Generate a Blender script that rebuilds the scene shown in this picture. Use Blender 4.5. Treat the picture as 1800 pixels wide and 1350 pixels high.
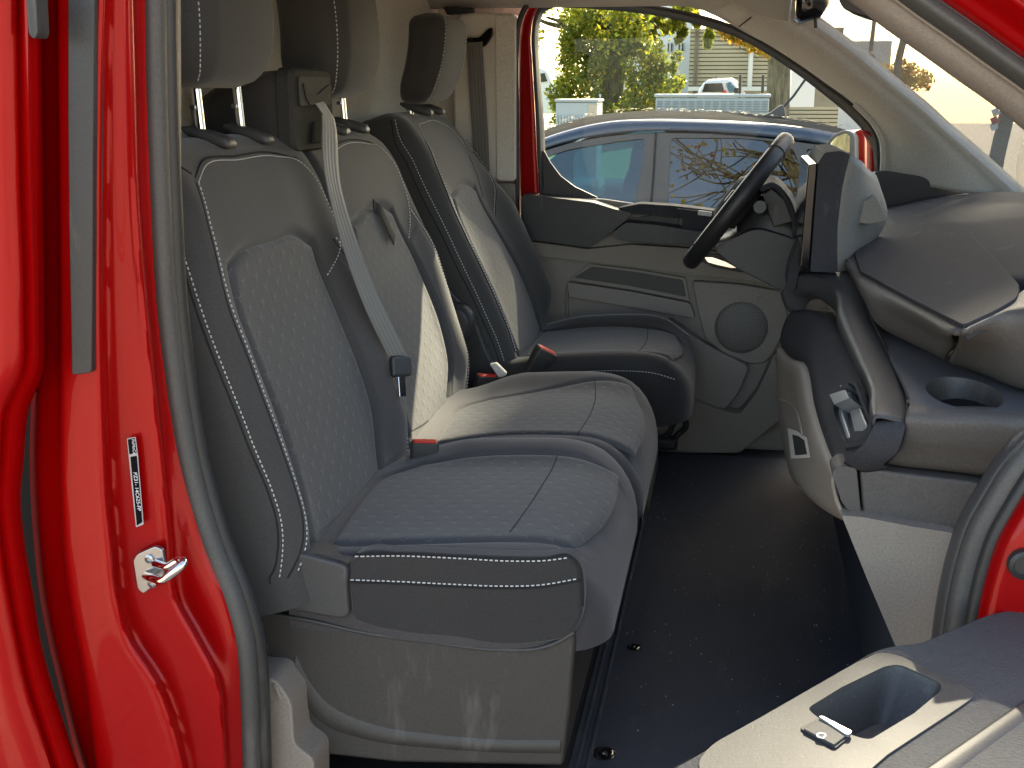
import bpy, bmesh, math, random
import numpy as np
from mathutils import Vector, Matrix

for o in list(bpy.data.objects):
    bpy.data.objects.remove(o)
scene = bpy.context.scene
COL = scene.collection
random.seed(7)
rng = np.random.default_rng(7)

# ------------------------------------------------------------------ camera
# X = van's forward, Y = towards the driver's side, Z = up, origin height = cab floor
F = 2000.0                                   # focal length in pixels of the 1800 x 1350 photograph
CAM = np.array([0.0, -2.05, 0.89])
PITCH = math.atan(515 / F)
YAW = math.atan(400 * math.cos(PITCH) / F)
_R = np.array([math.cos(YAW), math.sin(YAW), 0.0])
_FH = np.array([-math.sin(YAW), math.cos(YAW), 0.0])
_Z = np.array([0, 0, 1.0])
_FW = _FH * math.cos(PITCH) - _Z * math.sin(PITCH)
_U = _FH * math.sin(PITCH) + _Z * math.cos(PITCH)
cam = bpy.data.cameras.new('camera')
cam.sensor_width = 36.0
cam.lens = 36.0 * F / 1800.0
cam.clip_start = 0.02
cam.clip_end = 500.0
cam.dof.use_dof = False
cam.dof.focus_distance = 1.75
cam.dof.aperture_fstop = 9.0
cam_o = bpy.data.objects.new('camera', cam)
COL.objects.link(cam_o)
M = Matrix.Identity(4)
for i in range(3):
    M[i][0], M[i][1], M[i][2], M[i][3] = _R[i], _U[i], -_FW[i], CAM[i]
cam_o.matrix_world = M
scene.camera = cam_o

# ------------------------------------------------------------------ sky, sun, exposure
SUN_DIR = Vector((0.17, 1.0, 0.65)).normalized()      # towards the sun
SUN_EL = math.asin(SUN_DIR.z)
SUN_AZ = math.atan2(SUN_DIR.x, SUN_DIR.y)              # clockwise from +Y
world = bpy.data.worlds.new('World')
scene.world = world
world.use_nodes = True
wn = world.node_tree
wn.nodes.clear()
sky = wn.nodes.new('ShaderNodeTexSky')
sky.sky_type = 'NISHITA'
sky.sun_disc = False
sky.sun_elevation = SUN_EL
sky.sun_rotation = SUN_AZ
sky.dust_density = 1.6
sky.air_density = 0.8
bg = wn.nodes.new('ShaderNodeBackground')
bg.inputs['Strength'].default_value = 0.15
wo = wn.nodes.new('ShaderNodeOutputWorld')
wn.links.new(sky.outputs[0], bg.inputs[0])
wn.links.new(bg.outputs[0], wo.inputs[0])
sun = bpy.data.lights.new('sun', 'SUN')
sun.energy = 4.2
sun.angle = math.radians(0.55)
sun.color = (1.0, 0.95, 0.87)
sun_o = bpy.data.objects.new('sun', sun)
sun_o.rotation_euler = SUN_DIR.to_track_quat('Z', 'Y').to_euler()
sun_o.location = (3, 8, 8)
COL.objects.link(sun_o)
scene.view_settings.view_transform = 'Standard'
scene.view_settings.look = 'None'
scene.view_settings.exposure = 2.3
scene.view_settings.gamma = 1.0
scene.view_settings.use_white_balance = True
scene.view_settings.white_balance_temperature = 8000
scene.view_settings.use_curve_mapping = False
scene.render.engine = 'CYCLES'
scene.cycles.max_bounces = 10
scene.cycles.transparent_max_bounces = 16
scene.cycles.sample_clamp_indirect = 6.0
scene.cycles.caustics_reflective = False
scene.cycles.caustics_refractive = False
scene.render.resolution_x = 1024
scene.render.resolution_y = 768

# ------------------------------------------------------------------ geometry helpers
def ray(u, v):
    return _FW + _R * (u - 900) / F - _U * (v - 675) / F

def P(u, v, X=None, Y=None, Z=None, plane=None):
    """the point of the place that the photograph shows at (u, v) on a given plane"""
    d = ray(u, v)
    if plane is not None:
        p0, n = plane
        t = (np.dot(p0, n) - np.dot(CAM, n)) / np.dot(d, n)
    elif X is not None:
        t = (X - CAM[0]) / d[0]
    elif Y is not None:
        t = (Y - CAM[1]) / d[1]
    else:
        t = (Z - CAM[2]) / d[2]
    return CAM + d * t

def PL(pts, **k):
    return np.array([P(u, v, **k) for u, v in pts])

def A(*pts):
    return np.array(pts, float)

def spline(pts, n, closed=False):
    """Catmull-Rom (centripetal-like by chord length) through pts, n samples"""
    p = np.asarray(pts, float)
    m = len(p)
    if m == 2:
        t = np.linspace(0, 1, n)[:, None]
        return p[0] * (1 - t) + p[1] * t
    if closed:
        q = np.vstack([p[-1:], p, p[:2]])
    else:
        q = np.vstack([2 * p[0] - p[1], p, 2 * p[-1] - p[-2]])
    seg = m if closed else m - 1
    L = np.array([np.linalg.norm(q[i + 2] - q[i + 1]) + 1e-9 for i in range(seg)])
    c = np.concatenate([[0], np.cumsum(L)])
    t = np.linspace(0, c[-1], n + 1)[:-1] if closed else np.linspace(0, c[-1], n)
    i = np.clip(np.searchsorted(c, t, side='right') - 1, 0, seg - 1)
    out = np.zeros((n, p.shape[1]))
    for k in range(n):
        j = i[k]
        s = (t[k] - c[j]) / L[j]
        p0, p1, p2, p3 = q[j], q[j + 1], q[j + 2], q[j + 3]
        l0 = np.linalg.norm(p1 - p0) + 1e-9
        l1 = L[j]
        l2 = np.linalg.norm(p3 - p2) + 1e-9
        m1 = ((p2 - p1) / l1 * l0 + (p1 - p0) / l0 * l1) / (l0 + l1) * l1
        m2 = ((p3 - p2) / l2 * l1 + (p2 - p1) / l1 * l2) / (l1 + l2) * l1
        s2, s3 = s * s, s * s * s
        out[k] = (2 * s3 - 3 * s2 + 1) * p1 + (s3 - 2 * s2 + s) * m1 + (-2 * s3 + 3 * s2) * p2 + (s3 - s2) * m2
    return out

def curve1(xy):
    """smooth scalar function through (x, y) pairs"""
    a = np.array(sorted(xy), float)
    xs, ys = a[:, 0], a[:, 1]
    d = np.gradient(ys, xs)
    def f(x):
        x = np.clip(x, xs[0], xs[-1])
        i = np.clip(np.searchsorted(xs, x, side='right') - 1, 0, len(xs) - 2)
        h = xs[i + 1] - xs[i]
        s = (x - xs[i]) / h
        s2, s3 = s * s, s ** 3
        return ((2 * s3 - 3 * s2 + 1) * ys[i] + (s3 - 2 * s2 + s) * h * d[i]
                + (-2 * s3 + 3 * s2) * ys[i + 1] + (s3 - s2) * h * d[i + 1])
    return f

def sstep(a, b, x):
    t = np.clip((x - a) / (b - a), 0, 1)
    return t * t * (3 - 2 * t)

WORLD_OFF = {}
def link(o, parent=None):
    COL.objects.link(o)
    if parent is not None:
        o.parent = parent
        off = WORLD_OFF.get(parent.name, Vector((0, 0, 0)))
        o.location = -off
        WORLD_OFF[o.name] = Vector((0, 0, 0))
    return o

def tag(o, label=None, cat=None, group=None, kind=None):
    if label: o['label'] = label
    if cat: o['category'] = cat
    if group: o['group'] = group
    if kind: o['kind'] = kind
    return o

def thing(name, loc, label, cat, group=None):
    o = bpy.data.objects.new(name, None)
    o.empty_display_size = 0.05
    o.location = Vector([float(c) for c in loc])
    COL.objects.link(o)
    WORLD_OFF[o.name] = Vector(o.location)
    return tag(o, label, cat, group)

def mobj(name, verts, faces, mat, parent=None, smooth=True, bevel=0, seg=2, sharp=35, solid=0, sub=0, uv=None, offset=-1):
    me = bpy.data.meshes.new(name)
    me.from_pydata([tuple(map(float, v)) for v in verts], [], [tuple(int(i) for i in f) for f in faces])
    if uv is not None:
        l = me.uv_layers.new(name='UVMap')
        vi = np.zeros(len(me.loops), int)
        me.loops.foreach_get('vertex_index', vi)
        l.data.foreach_set('uv', np.asarray(uv, np.float32)[vi].ravel())
    me.validate()
    bm = bmesh.new()
    bm.from_mesh(me)
    bmesh.ops.recalc_face_normals(bm, faces=bm.faces)
    bm.to_mesh(me)
    bm.free()
    if mat is not None:
        me.materials.append(mat)
    if smooth:
        me.polygons.foreach_set('use_smooth', [True] * len(me.polygons))
        if sharp and not bevel:
            me.set_sharp_from_angle(angle=math.radians(sharp))
    o = bpy.data.objects.new(name, me)
    if solid:
        s = o.modifiers.new('solid', 'SOLIDIFY'); s.thickness = solid; s.offset = offset
    if bevel:
        b = o.modifiers.new('bevel', 'BEVEL'); b.width = bevel; b.segments = seg; b.limit_method = 'ANGLE'
        b.angle_limit = math.radians(28); b.harden_normals = True; b.use_clamp_overlap = True
    if sub:
        s = o.modifiers.new('sub', 'SUBSURF'); s.levels = sub; s.render_levels = sub
    return link(o, parent)

class MB:
    """collects pieces of one mesh"""
    def __init__(self): self.v = []; self.f = []
    def add(self, v, f):
        k = len(self.v)
        self.v += [tuple(map(float, p)) for p in v]
        self.f += [tuple(int(i) + k for i in q) for q in f]
        return self
    def build(self, name, mat, parent=None, **k):
        return mobj(name, self.v, self.f, mat, parent, **k)

def grid_faces(m, n, cu=False, cv=False):
    """m rows, n columns"""
    f = []
    for i in range(m if cv else m - 1):
        for j in range(n if cu else n - 1):
            a = i * n + j; b = i * n + (j + 1) % n
            c = ((i + 1) % m) * n + (j + 1) % n; d = ((i + 1) % m) * n + j
            f.append((a, b, c, d))
    return f

def loft(secs, closed=True, cap=True):
    s = [np.asarray(q, float) for q in secs]
    m, n = len(s), len(s[0])
    v = np.vstack(s)
    f = grid_faces(m, n, cu=closed)
    if cap and closed:
        f.append(tuple(range(n))[::-1])
        f.append(tuple((m - 1) * n + i for i in range(n)))
    return v, f

def patch(rows, m, n):
    """smooth surface through rows of control points, resampled to m x n"""
    rr = [spline(np.asarray(r, float), n) for r in rows]
    rr = np.array(rr)
    out = np.zeros((m, n, 3))
    for j in range(n):
        out[:, j] = spline(rr[:, j], m)
    return out

def patch_obj(name, rows, m, n, mat, parent=None, solid=0.004, **k):
    g = patch(rows, m, n)
    return mobj(name, g.reshape(-1, 3), grid_faces(m, n), mat, parent, solid=solid, **k)

def frames(path, up=None):
    p = np.asarray(path, float)
    t = np.gradient(p, axis=0)
    t /= np.linalg.norm(t, axis=1)[:, None] + 1e-12
    if up is not None:
        up = np.asarray(up, float)
        if up.ndim == 1: up = np.repeat(up[None], len(p), 0)
        s = np.cross(t, up); s /= np.linalg.norm(s, axis=1)[:, None] + 1e-12
        return t, s, np.cross(s, t)
    a = np.array([0, 0, 1.0]) if abs(t[0][2]) < 0.9 else np.array([1.0, 0, 0])
    ss, nn = [], []
    s = np.cross(t[0], a); s /= np.linalg.norm(s)
    for i in range(len(p)):
        s = s - t[i] * np.dot(s, t[i]); s /= np.linalg.norm(s) + 1e-12
        ss.append(s); nn.append(np.cross(s, t[i]))
    return t, np.array(ss), np.array(nn)

def sweep(path, prof, up=None, closed=False, scale=None, cap=True):
    """profile (k,2) swept along path: x along side, y along normal"""
    t, s, n = frames(path, up)
    p = np.asarray(path, float); prof = np.asarray(prof, float)
    secs = []
    for i in range(len(p)):
        q = prof * (scale[i] if scale is not None else 1.0)
        secs.append(p[i] + q[:, :1] * s[i] + q[:, 1:] * n[i])
    k = len(prof)
    v = np.vstack(secs)
    f = grid_faces(len(p), k, cu=True, cv=closed)
    if cap and not closed:
        f.append(tuple(range(k))[::-1]); f.append(tuple((len(p) - 1) * k + i for i in range(k)))
    return v, f

def circ(r, k=10, ry=None):
    a = np.linspace(0, 2 * math.pi, k, endpoint=False)
    return np.c_[r * np.cos(a), (ry or r) * np.sin(a)]

def rrect(w, h, r, k=4):
    out = []
    for cx, cy, a0 in ((w / 2 - r, h / 2 - r, 0), (-w / 2 + r, h / 2 - r, 90), (-w / 2 + r, -h / 2 + r, 180), (w / 2 - r, -h / 2 + r, 270)):
        for i in range(k + 1):
            a = math.radians(a0 + 90 * i / k)
            out.append((cx + r * math.cos(a), cy + r * math.sin(a)))
    return np.array(out)

def tube(path, r, k=10, n=None, closed=False, up=None):
    pp = spline(path, n, closed) if n else np.asarray(path, float)
    return sweep(pp, circ(r, k), up=up, closed=closed)

def rpoly(pts, r, k=4):
    """round the corners of a polygon (any dimension); r one radius or one per corner"""
    p = np.asarray(pts, float); m = len(p)
    rs = r if hasattr(r, '__len__') else [r] * m
    out = []
    for i in range(m):
        a, b, c = p[i - 1], p[i], p[(i + 1) % m]
        la, lc = np.linalg.norm(a - b), np.linalg.norm(c - b)
        d = min(rs[i], la * .45, lc * .45)
        if d < 1e-6:
            out.append(b); continue
        s, e = b + (a - b) / la * d, b + (c - b) / lc * d
        for j in range(k + 1):
            t = j / k
            out.append((1 - t) ** 2 * s + 2 * t * (1 - t) * b + t * t * e)
    return np.array(out)

def prism(poly, vec):
    p = np.asarray(poly, float); n = len(p)
    v = np.vstack([p, p + np.asarray(vec, float)])
    f = [tuple(range(n))[::-1], tuple(range(n, 2 * n))] + [(i, (i + 1) % n, n + (i + 1) % n, n + i) for i in range(n)]
    return v, f

def prism_obj(name, poly, vec, mat, parent=None, bevel=0.004, seg=3, **k):
    v, f = prism(poly, vec)
    return mobj(name, v, f, mat, parent, bevel=bevel, seg=seg, **k)

def panel(name, px, mat, parent=None, depth=(0, .02, 0), rnd=0.0, bevel=0.004, seg=3, k=4, plane=None, **kw):
    """outline read off the photograph, laid on its real plane and given its thickness"""
    pts = PL(px, plane=plane, **kw) if plane is not None else PL(px, **kw)
    if (hasattr(rnd, '__len__') or rnd > 0): pts = rpoly(pts, rnd, k)
    return prism_obj(name, pts, depth, mat, parent, bevel, seg)

def box(c, s, R=None):
    h = np.array(s, float) / 2
    v = np.array([[x, y, z] for x in (-1, 1) for y in (-1, 1) for z in (-1, 1)]) * h
    if R is not None: v = v @ np.asarray(R).T
    v = v + np.asarray(c, float)
    f = [(0, 1, 3, 2), (4, 6, 7, 5), (0, 4, 5, 1), (2, 3, 7, 6), (0, 2, 6, 4), (1, 5, 7, 3)]
    return v, f

def basis(x, zhint=(0, 0, 1)):
    """matrix whose columns are x, y, z axes; x given, z close to zhint"""
    x = np.asarray(x, float); x = x / np.linalg.norm(x)
    z = np.asarray(zhint, float); z = z - x * np.dot(x, z); z /= np.linalg.norm(z)
    return np.c_[x, np.cross(z, x), z]

def dashes(path, w, h, dash, gap, normal):
    """stitches: little bars along a path lying on a surface"""
    p = np.asarray(path, float)
    L = np.concatenate([[0], np.cumsum(np.linalg.norm(np.diff(p, axis=0), axis=1))])
    mb = MB(); s = 0
    nn = np.asarray(normal, float)
    dash0 = dash
    while s + dash < L[-1]:
        dash = dash0 * (1 + .22 * math.sin(s * 1931.7) )
        q = [np.array([np.interp(x, L, p[:, k]) for k in range(3)]) for x in (s, s + dash)]
        if nn.ndim == 2: n_ = np.array([np.interp(s, L, nn[:, k]) for k in range(3)])
        else: n_ = nn
        d = q[1] - q[0]
        if np.linalg.norm(d) > 1e-6:
            B = basis(d, n_)
            v, f = box((q[0] + q[1]) / 2 + B[:, 2] * h * 0.2, (np.linalg.norm(d), w, h), B)
            mb.add(v, f)
        s += dash + gap
    return mb

def ribbon(path, widths, side, thick=.0013):
    path = np.asarray(path, float); m = len(path)
    t = np.gradient(path, axis=0); t /= np.linalg.norm(t, axis=1)[:, None]
    side = np.asarray(side, float)
    if side.ndim == 1: side = np.repeat(side[None], m, 0)
    s = side - t * np.sum(side * t, 1)[:, None]; s /= np.linalg.norm(s, axis=1)[:, None]
    n = np.cross(s, t)
    L = np.concatenate([[0], np.cumsum(np.linalg.norm(np.diff(path, axis=0), axis=1))])
    k = 9; V = []; UV = []
    for i in range(m):
        for j in range(k):
            a = j / (k - 1) - .5
            V.append(path[i] + s[i] * a * widths[i] + n[i] * .0004 * math.cos(a * math.pi)); UV.append((a + .5, L[i]))
    return np.array(V), grid_faces(m, k), np.array(UV)

# ------------------------------------------------------------------ materials
class NT:
    def __init__(self, name):
        self.m = bpy.data.materials.new(name)
        self.m.use_nodes = True
        self.t = self.m.node_tree
        self.t.nodes.clear()
        self.out = self.t.nodes.new('ShaderNodeOutputMaterial')
    def n(self, typ, **k):
        o = self.t.nodes.new(typ)
        for a, b in k.items():
            if a.startswith('i_'):
                key = a[2:]
                o.inputs[int(key) if key.isdigit() else key.replace('_', ' ')].default_value = b
            else: setattr(o, a, b)
        return o
    def l(self, a, b): self.t.links.new(a, b)
    def math(self, op, a, b=None, c=None, clamp=False):
        o = self.t.nodes.new('ShaderNodeMath'); o.operation = op; o.use_clamp = clamp
        for i, x in enumerate((a, b, c)):
            if x is None: continue
            if isinstance(x, (int, float)): o.inputs[i].default_value = x
            else: self.l(x, o.inputs[i])
        return o.outputs[0]
    def coord(self, kind='Object', scale=1.0):
        t = self.n('ShaderNodeTexCoord')
        if scale == 1.0: return t.outputs[kind]
        m = self.n('ShaderNodeMapping'); m.inputs['Scale'].default_value = (scale,) * 3 if not hasattr(scale, '__len__') else scale
        self.l(t.outputs[kind], m.inputs[0])
        return m.outputs[0]
    def noise(self, vec, scale, detail=2, rough=.5):
        o = self.n('ShaderNodeTexNoise'); o.inputs['Scale'].default_value = scale
        o.inputs['Detail'].default_value = detail; o.inputs['Roughness'].default_value = rough
        self.l(vec, o.inputs['Vector'])
        return o.outputs[0]
    def mix(self, fac, a, b):
        o = self.n('ShaderNodeMix'); o.data_type = 'RGBA'
        for i, x in ((0, fac), (6, a), (7, b)):
            if isinstance(x, (int, float)): o.inputs[i].default_value = x
            elif isinstance(x, (tuple, list)): o.inputs[i].default_value = (*x, 1) if len(x) == 3 else x
            else: self.l(x, o.inputs[i])
        return o.outputs[2]
    def ramp(self, fac, a, b):
        o = self.n('ShaderNodeMapRange'); o.inputs[1].default_value = a; o.inputs[2].default_value = b
        self.l(fac, o.inputs[0])
        return o.outputs[0]
    def bump(self, h, strength, dist, prev=None):
        o = self.n('ShaderNodeBump'); o.inputs['Strength'].default_value = strength; o.inputs['Distance'].default_value = dist
        self.l(h, o.inputs['Height'])
        if prev is not None: self.l(prev, o.inputs['Normal'])
        return o.outputs[0]
    def bsdf(self, color, rough=.5, metal=0, normal=None, **k):
        o = self.n('ShaderNodeBsdfPrincipled')
        for key, x in (('Base Color', color), ('Roughness', rough), ('Metallic', metal)):
            if isinstance(x, (int, float)): o.inputs[key].default_value = x
            elif isinstance(x, (tuple, list)): o.inputs[key].default_value = (*x, 1)
            else: self.l(x, o.inputs[key])
        if normal is not None: self.l(normal, o.inputs['Normal'])
        for a, b in k.items():
            key = a.replace('_', ' ')
            if isinstance(b, tuple): o.inputs[key].default_value = (*b, 1) if len(b) == 3 else b
            else: o.inputs[key].default_value = b
        self.l(o.outputs[0], self.out.inputs[0])
        return o

def plastic(name, col, rough=.5, grain=900, gs=.25, var=.12, dirt=0.0, spec=.5):
    t = NT(name)
    co = t.coord('Object')
    big = t.noise(co, 5.0, 3)
    fine = t.noise(co, grain, 2, .6)
    c1 = tuple(c * (1 - var) for c in col); c2 = tuple(min(1, c * (1 + var)) for c in col)
    gr = t.noise(co, 330, 3, .75)
    c = t.mix(t.math('ADD', t.math('MULTIPLY', big, .35), t.math('MULTIPLY', t.ramp(gr, .30, .70), .65)), tuple(x * .80 for x in c1), tuple(min(1, x * 1.12) for x in c2))
    sc = t.noise(t.coord('Object', (9, 9, 2.2)), 2.0, 4, .7)
    c = t.mix(t.math('MULTIPLY', t.ramp(sc, .60, .78), .16), c, (.42, .39, .35))
    if dirt:
        sp = t.noise(co, 160, 2, .7)
        c = t.mix(t.math('MULTIPLY', t.ramp(sp, .62, .8), dirt), c, (.35, .32, .28))
    r = t.math('ADD', t.math('MULTIPLY', big, .14), rough - .07)
    t.bsdf(c, r, 0, t.bump(gr, gs * .9, .0011, t.bump(fine, gs, .0006)), Specular_IOR_Level=spec)
    return t.m

def fabric(name, col, var=.18, weave=1400, gs=.5, sheen=.25, pattern=False):
    t = NT(name)
    co = t.coord('Object')
    big = t.noise(co, 7.0, 4, .6)
    fine = t.noise(co, weave, 2, .7)
    mid = t.ramp(t.noise(co, 380, 3, .75), .28, .72)
    c1 = tuple(c * (1 - var) for c in col); c2 = tuple(c * (1 + var) for c in col)
    c = t.mix(t.math('ADD', t.math('MULTIPLY', big, .45), t.math('MULTIPLY', mid, .55)), tuple(x * .86 for x in c1), tuple(x * 1.14 for x in c2))
    h = t.math('ADD', t.math('MULTIPLY', fine, .5), t.math('MULTIPLY', mid, .5))
    nrm = t.bump(h, gs, .0008)
    if pattern:
        uv = t.n('ShaderNodeTexCoord').outputs['UV']
        sp = t.n('ShaderNodeSeparateXYZ'); t.l(uv, sp.inputs[0])
        cw, ch = .040, .017
        ry = t.math('DIVIDE', sp.outputs[1], ch)
        row = t.math('FLOOR', ry)
        odd = t.math('MULTIPLY', t.math('MODULO', t.math('ABSOLUTE', row), 2), .5)
        cx = t.math('ADD', t.math('DIVIDE', sp.outputs[0], cw), odd)
        px = t.math('MULTIPLY', t.math('SUBTRACT', t.math('FRACT', cx), .5), cw)
        py = t.math('MULTIPLY', t.math('SUBTRACT', t.math('FRACT', ry), .5), ch)
        rr = t.math('SQRT', t.math('ADD', t.math('MULTIPLY', px, px), t.math('MULTIPLY', py, py)))
        an = t.math('ARCTAN2', px, t.math('MULTIPLY', py, -1))
        sec = t.math('SUBTRACT', t.math('FRACT', t.math('ADD', t.math('DIVIDE', an, 2 * math.pi / 3), .5)), .5)
        an2 = t.math('MULTIPLY', sec, 2 * math.pi / 3)
        dd = t.math('ABSOLUTE', t.math('MULTIPLY', rr, t.math('SINE', an2)))
        ln = t.ramp(dd, .0012, .0005)
        en = t.ramp(rr, .0068, .0054)
        mk = t.math('MULTIPLY', ln, en, clamp=True)
        soft = t.math('MULTIPLY', t.ramp(rr, .0085, .002), .35)
        c = t.mix(t.math('MULTIPLY', mk, .30), c, tuple(x * 2.4 for x in col))
        nrm = t.bump(t.math('SUBTRACT', 1.0, t.math('MAXIMUM', mk, soft)), .65, .0013, nrm)
    t.bsdf(c, .85, 0, nrm, Sheen_Weight=sheen, Sheen_Roughness=.45, Specular_IOR_Level=.2)
    return t.m

def matmat():
    t = NT('floor_mat_rubber')
    co = t.coord('Object')
    big = t.noise(co, 4, 5, .65); mid = t.noise(co, 60, 3, .7); fine = t.noise(co, 700, 2, .6)
    c = t.mix(big, (.030, .034, .044), (.054, .061, .074))
    c = t.mix(t.math('MULTIPLY', t.ramp(t.noise(t.coord('Object', (3, 1, 1)), 5, 6, .75), .55, .80), .45), c, (.12, .115, .105))
    c = t.mix(t.math('MULTIPLY', t.ramp(fine, .66, .80), .5), c, (.12, .115, .11))
    t.bsdf(c, t.math('ADD', t.math('MULTIPLY', big, .2), .68), 0, t.bump(t.noise(co, 260, 3, .7), .7, .0016), Specular_IOR_Level=.2)
    return t.m

def simple(name, col, rough=.5, metal=0, bump=None, **k):
    t = NT(name)
    co = t.coord('Object')
    big = t.noise(co, 6.0, 3)
    c = t.mix(big, tuple(x * .9 for x in col), tuple(min(1, x * 1.1) for x in col))
    nrm = None
    if bump:
        nrm = t.bump(t.noise(co, bump[0], 2), bump[1], bump[2])
    t.bsdf(c, rough, metal, nrm, **k)
    return t.m

def glass(name, tint=(.92, .95, .94), refl=1.0, rough=0.0):
    t = NT(name)
    tr = t.n('ShaderNodeBsdfTransparent'); tr.inputs[0].default_value = (*tint, 1)
    gl = t.n('ShaderNodeBsdfGlossy'); gl.inputs['Roughness'].default_value = rough
    fr = t.n('ShaderNodeFresnel'); fr.inputs[0].default_value = 1.45
    mx = t.n('ShaderNodeMixShader')
    t.l(t.math('MULTIPLY', fr.outputs[0], refl, clamp=True), mx.inputs[0])
    t.l(tr.outputs[0], mx.inputs[1]); t.l(gl.outputs[0], mx.inputs[2])
    t.l(mx.outputs[0], t.out.inputs[0])
    return t.m

def paint(name, col, coat=1.0, flake=.15, rough=.35, metal=.15):
    t = NT(name)
    co = t.coord('Object')
    fl = t.noise(co, 4000, 1, .5)
    c = t.mix(t.math('MULTIPLY', fl, flake), col, tuple(min(1, x * 1.5) for x in col))
    big = t.noise(co, 3, 2)
    orange = t.noise(co, 260, 2)
    b = t.n('ShaderNodeBump'); b.inputs['Strength'].default_value = .02; b.inputs['Distance'].default_value = .0006
    t.l(orange, b.inputs['Height'])
    o = t.bsdf(c, rough, metal, None, Coat_Weight=coat, Coat_Roughness=.025, Coat_IOR=1.5, Specular_IOR_Level=.15)
    t.l(b.outputs[0], o.inputs['Coat Normal'])
    return t.m

MAT = dict(
    red=paint('red_paint', (.35, .0010, .002), coat=.30),
    seat=fabric('charcoal_seat_fabric', (.055, .052, .049)),
    seat_side=fabric('dark_seat_side_fabric', (.040, .037, .035), weave=1600),
    seat_bol=fabric('bolster_fabric', (.066, .060, .059), weave=1200),
    insert=fabric('embossed_seat_fabric', (.066, .065, .064), pattern=True),
    drv_insert=fabric('driver_seat_embossed_fabric', (.070, .070, .070), pattern=True),
    stitch=simple('pale_thread', (.62, .61, .58), .7),
    seam=simple('dark_seam', (.012, .012, .013), .9),
    blk=plastic('black_trim_plastic', (.030, .030, .031), .45),
    dark=plastic('dark_grey_plastic', (.062, .060, .058), .48),
    dash=plastic('dashboard_plastic', (.044, .044, .048), .68, 700, .5, spec=.12),
    boxp=plastic('seat_box_plastic', (.046, .042, .037), .5, 800, .3),
    beige=plastic('warm_grey_plastic', (.27, .228, .185), .55, 800, .3),
    beige2=plastic('door_grey_plastic', (.28, .243, .205), .55, 800, .3),
    pale=plastic('pale_trim', (.72, .67, .59), .6, 700, .2),
    headl=fabric('headliner', (.62, .58, .52), var=.06, weave=900, gs=.2, sheen=.1),
    rub=plastic('black_rubber', (.030, .029, .028), .45, 500, .15),
    rub2=plastic('grey_weathered_seal', (.075, .072, .066), .5, 500, .15),
    mat=None,
    chrome=simple('polished_steel', (.80, .79, .77), .10, 1.0),
    steel=simple('zinc_plated_steel', (.42, .42, .42), .30, 1.0, (300, .1, .0004)),
    black=simple('void_black', (.008, .008, .008), .8),
    gloss=simple('gloss_black', (.008, .008, .009), .06),
    glass=glass('clear_glass', (.90, .93, .91), .3),
    wglass=glass('windscreen_glass', (.88, .92, .90), .8),
    redbtn=simple('red_button', (.75, .03, .02), .35),
    belt=None,
)
def beltmat():
    t = NT('belt_webbing')
    uv = t.n('ShaderNodeTexCoord').outputs['UV']
    sp = t.n('ShaderNodeSeparateXYZ'); t.l(uv, sp.inputs[0])
    st = t.math('SINE', t.math('MULTIPLY', sp.outputs[0], 2 * math.pi * 5))
    ri = t.math('SINE', t.math('MULTIPLY', sp.outputs[1], 2 * math.pi * 900))
    c = t.mix(t.ramp(st, .2, .9), (.15, .145, .13), (.20, .19, .17))
    nb = t.bump(t.math('ADD', t.math('MULTIPLY', st, 1.0), t.math('MULTIPLY', ri, .3)), .5, .0006)
    t.bsdf(c, .5, 0, nb, Sheen_Weight=.3)
    return t.m
MAT['belt'] = beltmat()
MAT['mat'] = matmat()
# ================================================================== setting: ground
GZ = -.68
def ground_mat():
    t = NT('paving')
    co = t.coord('Object')
    br = t.n('ShaderNodeTexBrick'); br.inputs['Scale'].default_value = 4.0
    br.inputs['Color1'].default_value = (.44, .38, .31, 1); br.inputs['Color2'].default_value = (.38, .32, .26, 1)
    br.inputs['Mortar'].default_value = (.13, .10, .075, 1); br.inputs['Mortar Size'].default_value = .02
    t.l(co, br.inputs['Vector'])
    n = t.noise(co, 1.3, 5, .6)
    c = t.mix(t.math('MULTIPLY', n, .55), br.outputs[0], (.30, .24, .17))
    t.bsdf(c, .9, 0, t.bump(br.outputs[1], .4, .01))
    return t.m
v, f = A((-60, -60, GZ), (60, -60, GZ), (60, 60, GZ), (-60, 60, GZ)), [(0, 1, 2, 3)]
g = mobj('ground', v, f, ground_mat(), smooth=False); tag(g, kind='structure')

# ================================================================== van body
van = thing('van_body', (0, 0, GZ), 'red van body shell around the open cab', 'van')

def lines_patch(name, lines, levels, mat, parent, per=5, m=70, solid=.002, lab=None):
    """surface through feature lines (list of (us, ys)) given at the pixel rows in levels"""
    cols = []
    for us, ys in lines:
        ys = ys if hasattr(ys, '__len__') else [ys] * len(levels)
        cols.append(spline(np.array([P(u, v, Y=y) for u, v, y in zip(us, levels, ys)]), m))
    C_ = np.array(cols)                                   # lines x m
    k = (len(lines) - 1) * per + 1
    g = np.zeros((m, k, 3))
    for i in range(m):
        g[i] = spline(C_[:, i], k)
    o = mobj(name, g.reshape(-1, 3), grid_faces(m, k), mat, parent, solid=solid, sharp=60)
    return o

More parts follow.
